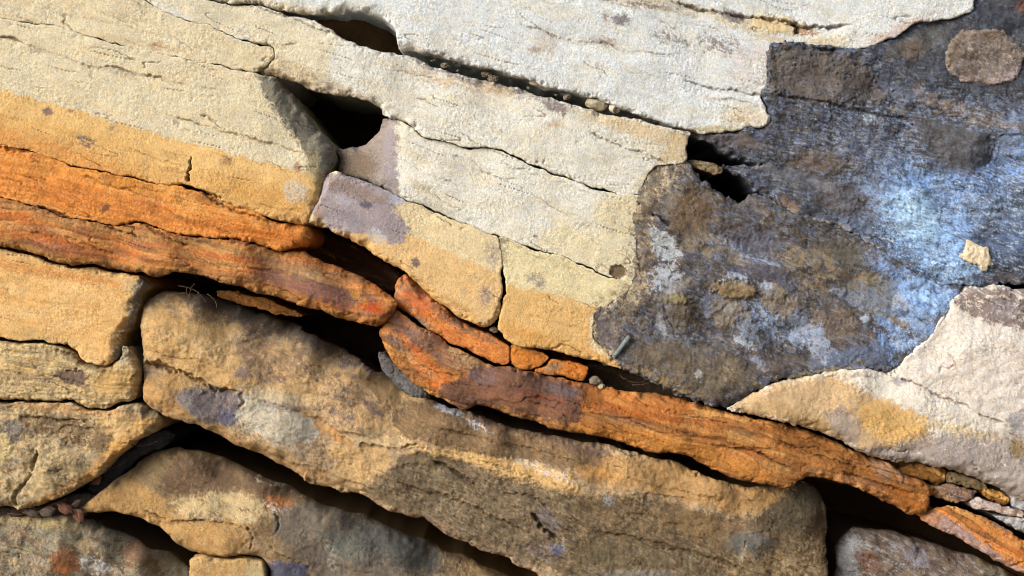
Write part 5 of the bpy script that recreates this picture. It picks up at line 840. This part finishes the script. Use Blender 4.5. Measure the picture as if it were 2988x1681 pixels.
rock('recessed_stone', 'brown stone at the back of the slot above the amber bed', 'rock',
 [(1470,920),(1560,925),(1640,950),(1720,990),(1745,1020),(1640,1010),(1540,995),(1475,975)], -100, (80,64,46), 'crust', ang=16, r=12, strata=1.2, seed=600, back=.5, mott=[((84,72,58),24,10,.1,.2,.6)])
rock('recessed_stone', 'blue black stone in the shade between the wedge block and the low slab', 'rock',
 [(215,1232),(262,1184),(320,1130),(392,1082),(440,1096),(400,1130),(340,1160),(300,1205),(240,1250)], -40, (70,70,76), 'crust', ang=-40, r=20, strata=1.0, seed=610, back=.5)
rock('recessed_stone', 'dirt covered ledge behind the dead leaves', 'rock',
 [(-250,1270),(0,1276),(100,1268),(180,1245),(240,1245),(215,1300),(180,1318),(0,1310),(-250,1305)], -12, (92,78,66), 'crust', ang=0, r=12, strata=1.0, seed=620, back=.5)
rock('wedged_stone', 'small grey and tan stone stuck in the dark slot beside the crusted faces', 'stone',
 [(1726,410),(1745,402),(1775,404),(1800,410),(1822,424),(1816,438),(1795,440),(1765,428),(1735,420)], 24, (140,120,84), 'crust', ang=14, gap=.3, r=10, strata=1.4, seed=630, back=.5, mott=[((150,146,124),16,9,.1,.2,.6),((96,72,50),20,9,.25,.2,.6)])

# ---- knobs and scars that belong to the upper dark face
rock('nodule', 'flat round greyish brown nodule', None,
 [(2376,150),(2382,112),(2405,86),(2440,73),(2490,72),(2540,80),(2575,105),(2582,150),(2565,195),(2530,212),(2480,216),(2430,206),(2395,186)], 66, (130,120,114), 'crust', ang=10, gap=.2, jag=6, r=22, ratio=.75, strata=.4, hair=0, rough=2.0, seed=640, back=.12, parent=up, light=.14,
 mott=[((104,88,70),24,16,.05,.2,.6),((176,164,162),14,9,.22,.16,.7)], patches=[P([(2380,150),(2395,95),(2450,72),(2540,78),(2500,100),(2420,110),(2400,170)],(120,104,86),10,10,18,.6), P([(2400,190),(2480,218),(2560,200),(2575,150),(2540,185),(2470,200)],(186,166,170),9,10,16,.6,mot=(14,8,-.1,.25))])
rock('rock_chip', 'small cream chip of rock', None,
 [(2408,640),(2425,628),(2432,605),(2455,610),(2480,618),(2494,648),(2497,668),(2480,678),(2466,668),(2440,660),(2415,650)], 64, (232,216,184), 'sand', ang=20, gap=-.5, jag=7, r=7, ratio=.7, strata=.8, hair=0, rough=1.6, seed=650, back=.10, parent=up, mott=[((200,166,124),14,9,.35,.2,.4)])
# ------------------------------------------------------------------ small things
def at(px, py, p):
    """the point p mm proud of the mean face that shows at (px, py)"""
    s = (DIST - p / 1000) / DIST
    return np.array([(px - 1288) / 1000 * s, -p / 1000, ZC - (py - 724.5) / 1000 * s])

def single(name, label, cat, V, F, mat, group=None, smooth=True, parent=None):
    V = np.array(V, float); org = V.mean(0)
    me = bpy.data.meshes.new(name); me.from_pydata([tuple(v) for v in (V - org)], [], F)
    me.materials.append(mat)
    me.polygons.foreach_set('use_smooth', np.full(len(me.polygons), smooth)); me.update()
    o = bpy.data.objects.new(name, me); COL.objects.link(o)
    if parent is None:
        o.location = org; o['label'] = label; o['category'] = cat
        if group: o['group'] = group
    else:
        o.parent = parent; o.location = org - np.array(parent.location)
        if label: o['label'] = label
    return o

def pebble(name, label, cat, px, py, p, rx, ry, rot, depth, mat, seed, group=None, amp=.18):
    c = at(px, py, p); V = []; F = []; nu, nv = 28, 16
    a = math.radians(-rot)
    for j in range(nv + 1):
        th = math.pi * j / nv
        for i in range(nu):
            ph = 2 * math.pi * i / nu
            d = np.array([math.sin(th) * math.cos(ph), math.cos(th), math.sin(th) * math.sin(ph)])
            f = 1 + amp * float(fbm(np.array([d[0] * 1.6 + seed + d[1]]), np.array([d[2] * 1.6 + d[1] * .7]), 3, seed)[0])
            x_ = d[0] * rx * f; y_ = d[1] * depth * f; z_ = d[2] * ry * f
            V.append(c + np.array([x_ * math.cos(a) - z_ * math.sin(a), y_, x_ * math.sin(a) + z_ * math.cos(a)]) / 1000)
    for j in range(nv):
        for i in range(nu):
            F.append((j * nu + i, j * nu + (i + 1) % nu, (j + 1) * nu + (i + 1) % nu, (j + 1) * nu + i))
    return single(name, label, cat, V, F, mat, group)

pm = plain_material('pebble stone', (206, 196, 170), (150, 140, 116), 90, .8, .5)
sm = plain_material('snail shell', (226, 220, 206), (196, 184, 164), 120, .45, .2)
bm = plain_material('shell band', (96, 84, 74), (70, 60, 52), 120, .5, .2)
cm = plain_material('stone chip', (150, 138, 118), (104, 94, 82), 110, .85, .6)
pebble('pebble', 'oval pale pebble lodged in the open crack', 'pebble', 1500, 262, 30, 29, 15, 12, 16, pm, 3)
pebble('pebble', 'thin pale pebble sliver in the crack, well left of the oval pebble', 'pebble', 1350, 211, 34, 20, 7, 14, 9, pm, 5)
sn = pebble('snail_shell', 'round whitish snail shell with a dark band sitting in the crack beside the oval pebble', 'shell', 1547, 271, 34, 16, 14, 10, 14, sm, 9, amp=.05)
# the dark band on the shell
V = []; F = []
c0 = at(1549, 272, 34)
for i in range(25):
    t = -1.0 + 2.0 * i / 24
    for sgn in (-1, 1):
        ang_ = t * 1.15
        n_ = np.array([.30 * sgn * (1 - .5 * t * t) + .25 * math.sin(3 * t), -math.cos(ang_), math.sin(ang_)])
        n_ = n_ / np.linalg.norm(n_)
        V.append(c0 + n_ * np.array([16.6, 14.8, 14.4]) / 1000)
for i in range(24):
    F.append((2 * i, 2 * i + 1, 2 * i + 3, 2 * i + 2))
single('shell_band', None, None, V, F, bm, parent=sn)
pebble('stone_chip', 'loose grey chip lying in the slot at the end of the small orange blocks', 'stone chip', 1498, 958, 6, 16, 11, 20, 12, cm, 12, amp=.35)
pebble('stone_chip', 'tiny pale chip beside the loose grey chip in the slot', 'stone chip', 1512, 972, 6, 9, 8, -30, 8, pm, 14, amp=.35)
pebble('stone_chip', 'dark crumb of rock at the foot of the upright joint', 'stone chip', 1243, 829, 20, 11, 8, 10, 9, cm, 15, amp=.35)

def tube(name, label, cat, pts, r0, r1, mat, group=None, sides=7, parent=None):
    pts = [np.array(q_) for q_ in pts]
    V = []; F = []; n = len(pts)
    for i, q_ in enumerate(pts):
        tn = pts[min(i + 1, n - 1)] - pts[max(i - 1, 0)]; tn = tn / (np.linalg.norm(tn) + 1e-9)
        a_ = np.cross(tn, (0, 1, 0.01)); a_ /= np.linalg.norm(a_) + 1e-9; b_ = np.cross(tn, a_)
        r_ = (r0 + (r1 - r0) * i / (n - 1)) / 1000
        for k in range(sides):
            w = 2 * math.pi * k / sides
            V.append(q_ + r_ * (math.cos(w) * a_ + math.sin(w) * b_))
    for i in range(n - 1):
        for k in range(sides):
            F.append((i * sides + k, i * sides + (k + 1) % sides, (i + 1) * sides + (k + 1) % sides, (i + 1) * sides + k))
    F.append(tuple(range(sides))[::-1]); F.append(tuple(range((n - 1) * sides, n * sides)))
    return single(name, label, cat, V, F, mat, group, parent=parent)

def curve(p0, p1, p, bend=(0, 0), n=14, jit=0.0, seed=0, sag=0):
    rr = random.Random(seed); out = []
    for i in range(n):
        t = i / (n - 1)
        x_ = p0[0] + (p1[0] - p0[0]) * t + bend[0] * 4 * t * (1 - t) + rr.uniform(-jit, jit)
        y_ = p0[1] + (p1[1] - p0[1]) * t + bend[1] * 4 * t * (1 - t) + rr.uniform(-jit, jit)
        out.append(at(x_, y_, p + sag * 4 * t * (1 - t)))
    return out

gw = plain_material('weathered grey wood', (136, 146, 152), (104, 110, 114), 160, .85, .4)
rw = plain_material('dark rootlet', (110, 92, 74), (70, 58, 48), 160, .9, .4)
tube('twig', 'short grey weathered twig leaning on the edge of the dark crust', 'twig', curve((1543, 900), (1584, 846), 54, n=8, jit=.6, seed=2), 5.5, 6.5, gw)
RG = 'fine rootlets hanging in the gaps'
roots = [((448,718),(520,762),26,(8,-8),'dark rootlet trailing over the top of the log shaped slab'),
         ((470,722),(500,760),30,(-10,4),'short bent rootlet on top of the log shaped slab'),
         ((500,735),(470,758),28,(6,10),'curled rootlet crossing the others above the log shaped slab'),
         ((520,740),(545,775),28,(6,-4),'short upright rootlet at the right of the dark tuft above the log shaped slab'),
         ((430,752),(470,738),34,(0,-6),'rootlet at the left end of the dark tuft above the log shaped slab'),
         ((490,712),(478,748),20,(-5,0),'pale rootlet standing up into the black gap above the log shaped slab'),
         ((1560,945),(1625,958),2,(0,10),'pale thread of root in the slot above the amber bed'),
         ((1590,968),(1660,950),4,(0,6),'second thread of root crossing the slot above the amber bed'),
         ((330,1120),(400,1108),10,(0,6),'thread of root hanging from the lower edge of the wedge block'),
         ((262,1180),(330,1140),8,(8,8),'long thread of root above the dead leaves')]
for k, (a0, a1, p_, bd, lb) in enumerate(roots):
    tube('rootlet', lb, 'root', curve(a0, a1, p_, bd, 16, 1.2, 20 + k), 1.3, .7, rw, RG, 5)

gm2 = plain_material('grit', (156, 144, 126), (92, 84, 76), 140, .9, .6)
rg2 = random.Random(8)
lip = [(1075, 150), (1110, 161), (1150, 176), (1190, 186), (1230, 194), (1275, 206), (1310, 214), (1345, 226), (1395, 239), (1430, 250)]
for k in range(11):
    t = rg2.random() * (len(lip) - 1.001); i0 = int(t); f = t - i0
    px_ = lip[i0][0] + (lip[i0 + 1][0] - lip[i0][0]) * f; py_ = lip[i0][1] + (lip[i0 + 1][1] - lip[i0][1]) * f + rg2.uniform(-6, 2)
    q_ = rg2.choice([2.5, 3, 4, 6, 9, 11])
    pebble('grit_stone', 'tiny dark grit stone lying in the open crack, left of the pale pebbles', 'stone', px_, py_, rg2.uniform(24, 38), q_ * 1.3, q_ * .8, rg2.uniform(-30, 30), q_, gm2, 40 + k, 'grit lying in the open crack', .4)
# dead leaves and crumbs caught between the lower left blocks
lm = [plain_material('dead leaf brown', (120, 80, 58), (84, 56, 44), 70, .7, .4), plain_material('dead leaf grey', (112, 98, 92), (78, 68, 64), 70, .75, .4), plain_material('dead leaf dark', (74, 56, 48), (50, 40, 36), 70, .75, .4)]
vm = plain_material('leaf vein', (140, 104, 76), (110, 82, 62), 90, .8, .2)
def leaf(px, py, p, L_, W_, rot, tilt, curl, mat, label, seed):
    c = at(px, py, p); V = []; F = []; n = 12; m = 6
    rr = random.Random(seed); a = math.radians(-rot); tl = math.radians(tilt)
    def place(u_, w_, dy):
        x_ = (u_ - .5) * L_; z_ = w_; y_ = dy
        z2 = z_ * math.cos(tl) - y_ * math.sin(tl); y2 = z_ * math.sin(tl) + y_ * math.cos(tl)
        return c + np.array([x_ * math.cos(a) - z2 * math.sin(a), y2, x_ * math.sin(a) + z2 * math.cos(a)]) / 1000
    ph = rr.uniform(0, 6)
    for side in (0, 1):
        for i in range(n + 1):
            u_ = i / n
            wd = W_ * .5 * (math.sin(math.pi * u_ ** .85) ** .8) * (1 + .1 * math.sin(9 * u_ + ph))
            for j in range(m + 1):
                w_ = (j / m * 2 - 1)
                dy = curl * (w_ * w_ - .4) * 8 + curl * 5 * math.cos(3.0 * u_ + ph) + 1.2 * math.sin(7 * u_ + 4 * w_ + ph)
                V.append(place(u_, w_ * wd, dy + side * .7))
    nn = (n + 1) * (m + 1)
    for i in range(n):
        for j in range(m):
            q_ = (i * (m + 1) + j, (i + 1) * (m + 1) + j, (i + 1) * (m + 1) + j + 1, i * (m + 1) + j + 1)
            F.append(q_); F.append(tuple(nn + v_ for v_ in q_[::-1]))
    o = single('dead_leaf', label, 'leaf', V, F, mat, 'dead leaves caught in the lower left gap')
    pts = [place(i / n * 1.12 - .06, 0, curl * (-.4) * 8 + curl * 5 * math.cos(3.0 * i / n + ph) - .9) for i in range(n + 1)]
    tube('midrib', None, None, pts, .9, .5, vm, None, 5, parent=o)
leaf(165,1280,30,42,28,30,20,.8,lm[0],'rust brown dead leaf in front at the right end of the little pile',1)
leaf(195,1300,30,40,30,60,-15,.7,lm[0],'reddish dead leaf tipped up beside the left point of the low slab',2)
leaf(120,1285,24,44,30,-10,25,.9,lm[1],'grey dead leaf in the middle of the little pile',3)
leaf(80,1292,22,40,24,12,-25,.9,lm[1],'pale grey dead leaf left of the middle one',4)
leaf(150,1262,18,36,22,-30,30,.7,lm[2],'dark dead leaf tucked up under the wedge block',5)
leaf(240,1205,6,34,26,-50,20,.8,lm[0],'single brown dead leaf higher up in the shade beside the wedge block',6)
leaf(40,1294,16,36,20,5,15,.8,lm[2],'dark curled dead leaf at the left end of the pile',7)
leaf(190,1268,14,36,18,-35,15,.6,lm[1],'narrow grey dead leaf leaning behind the rust brown one',8)
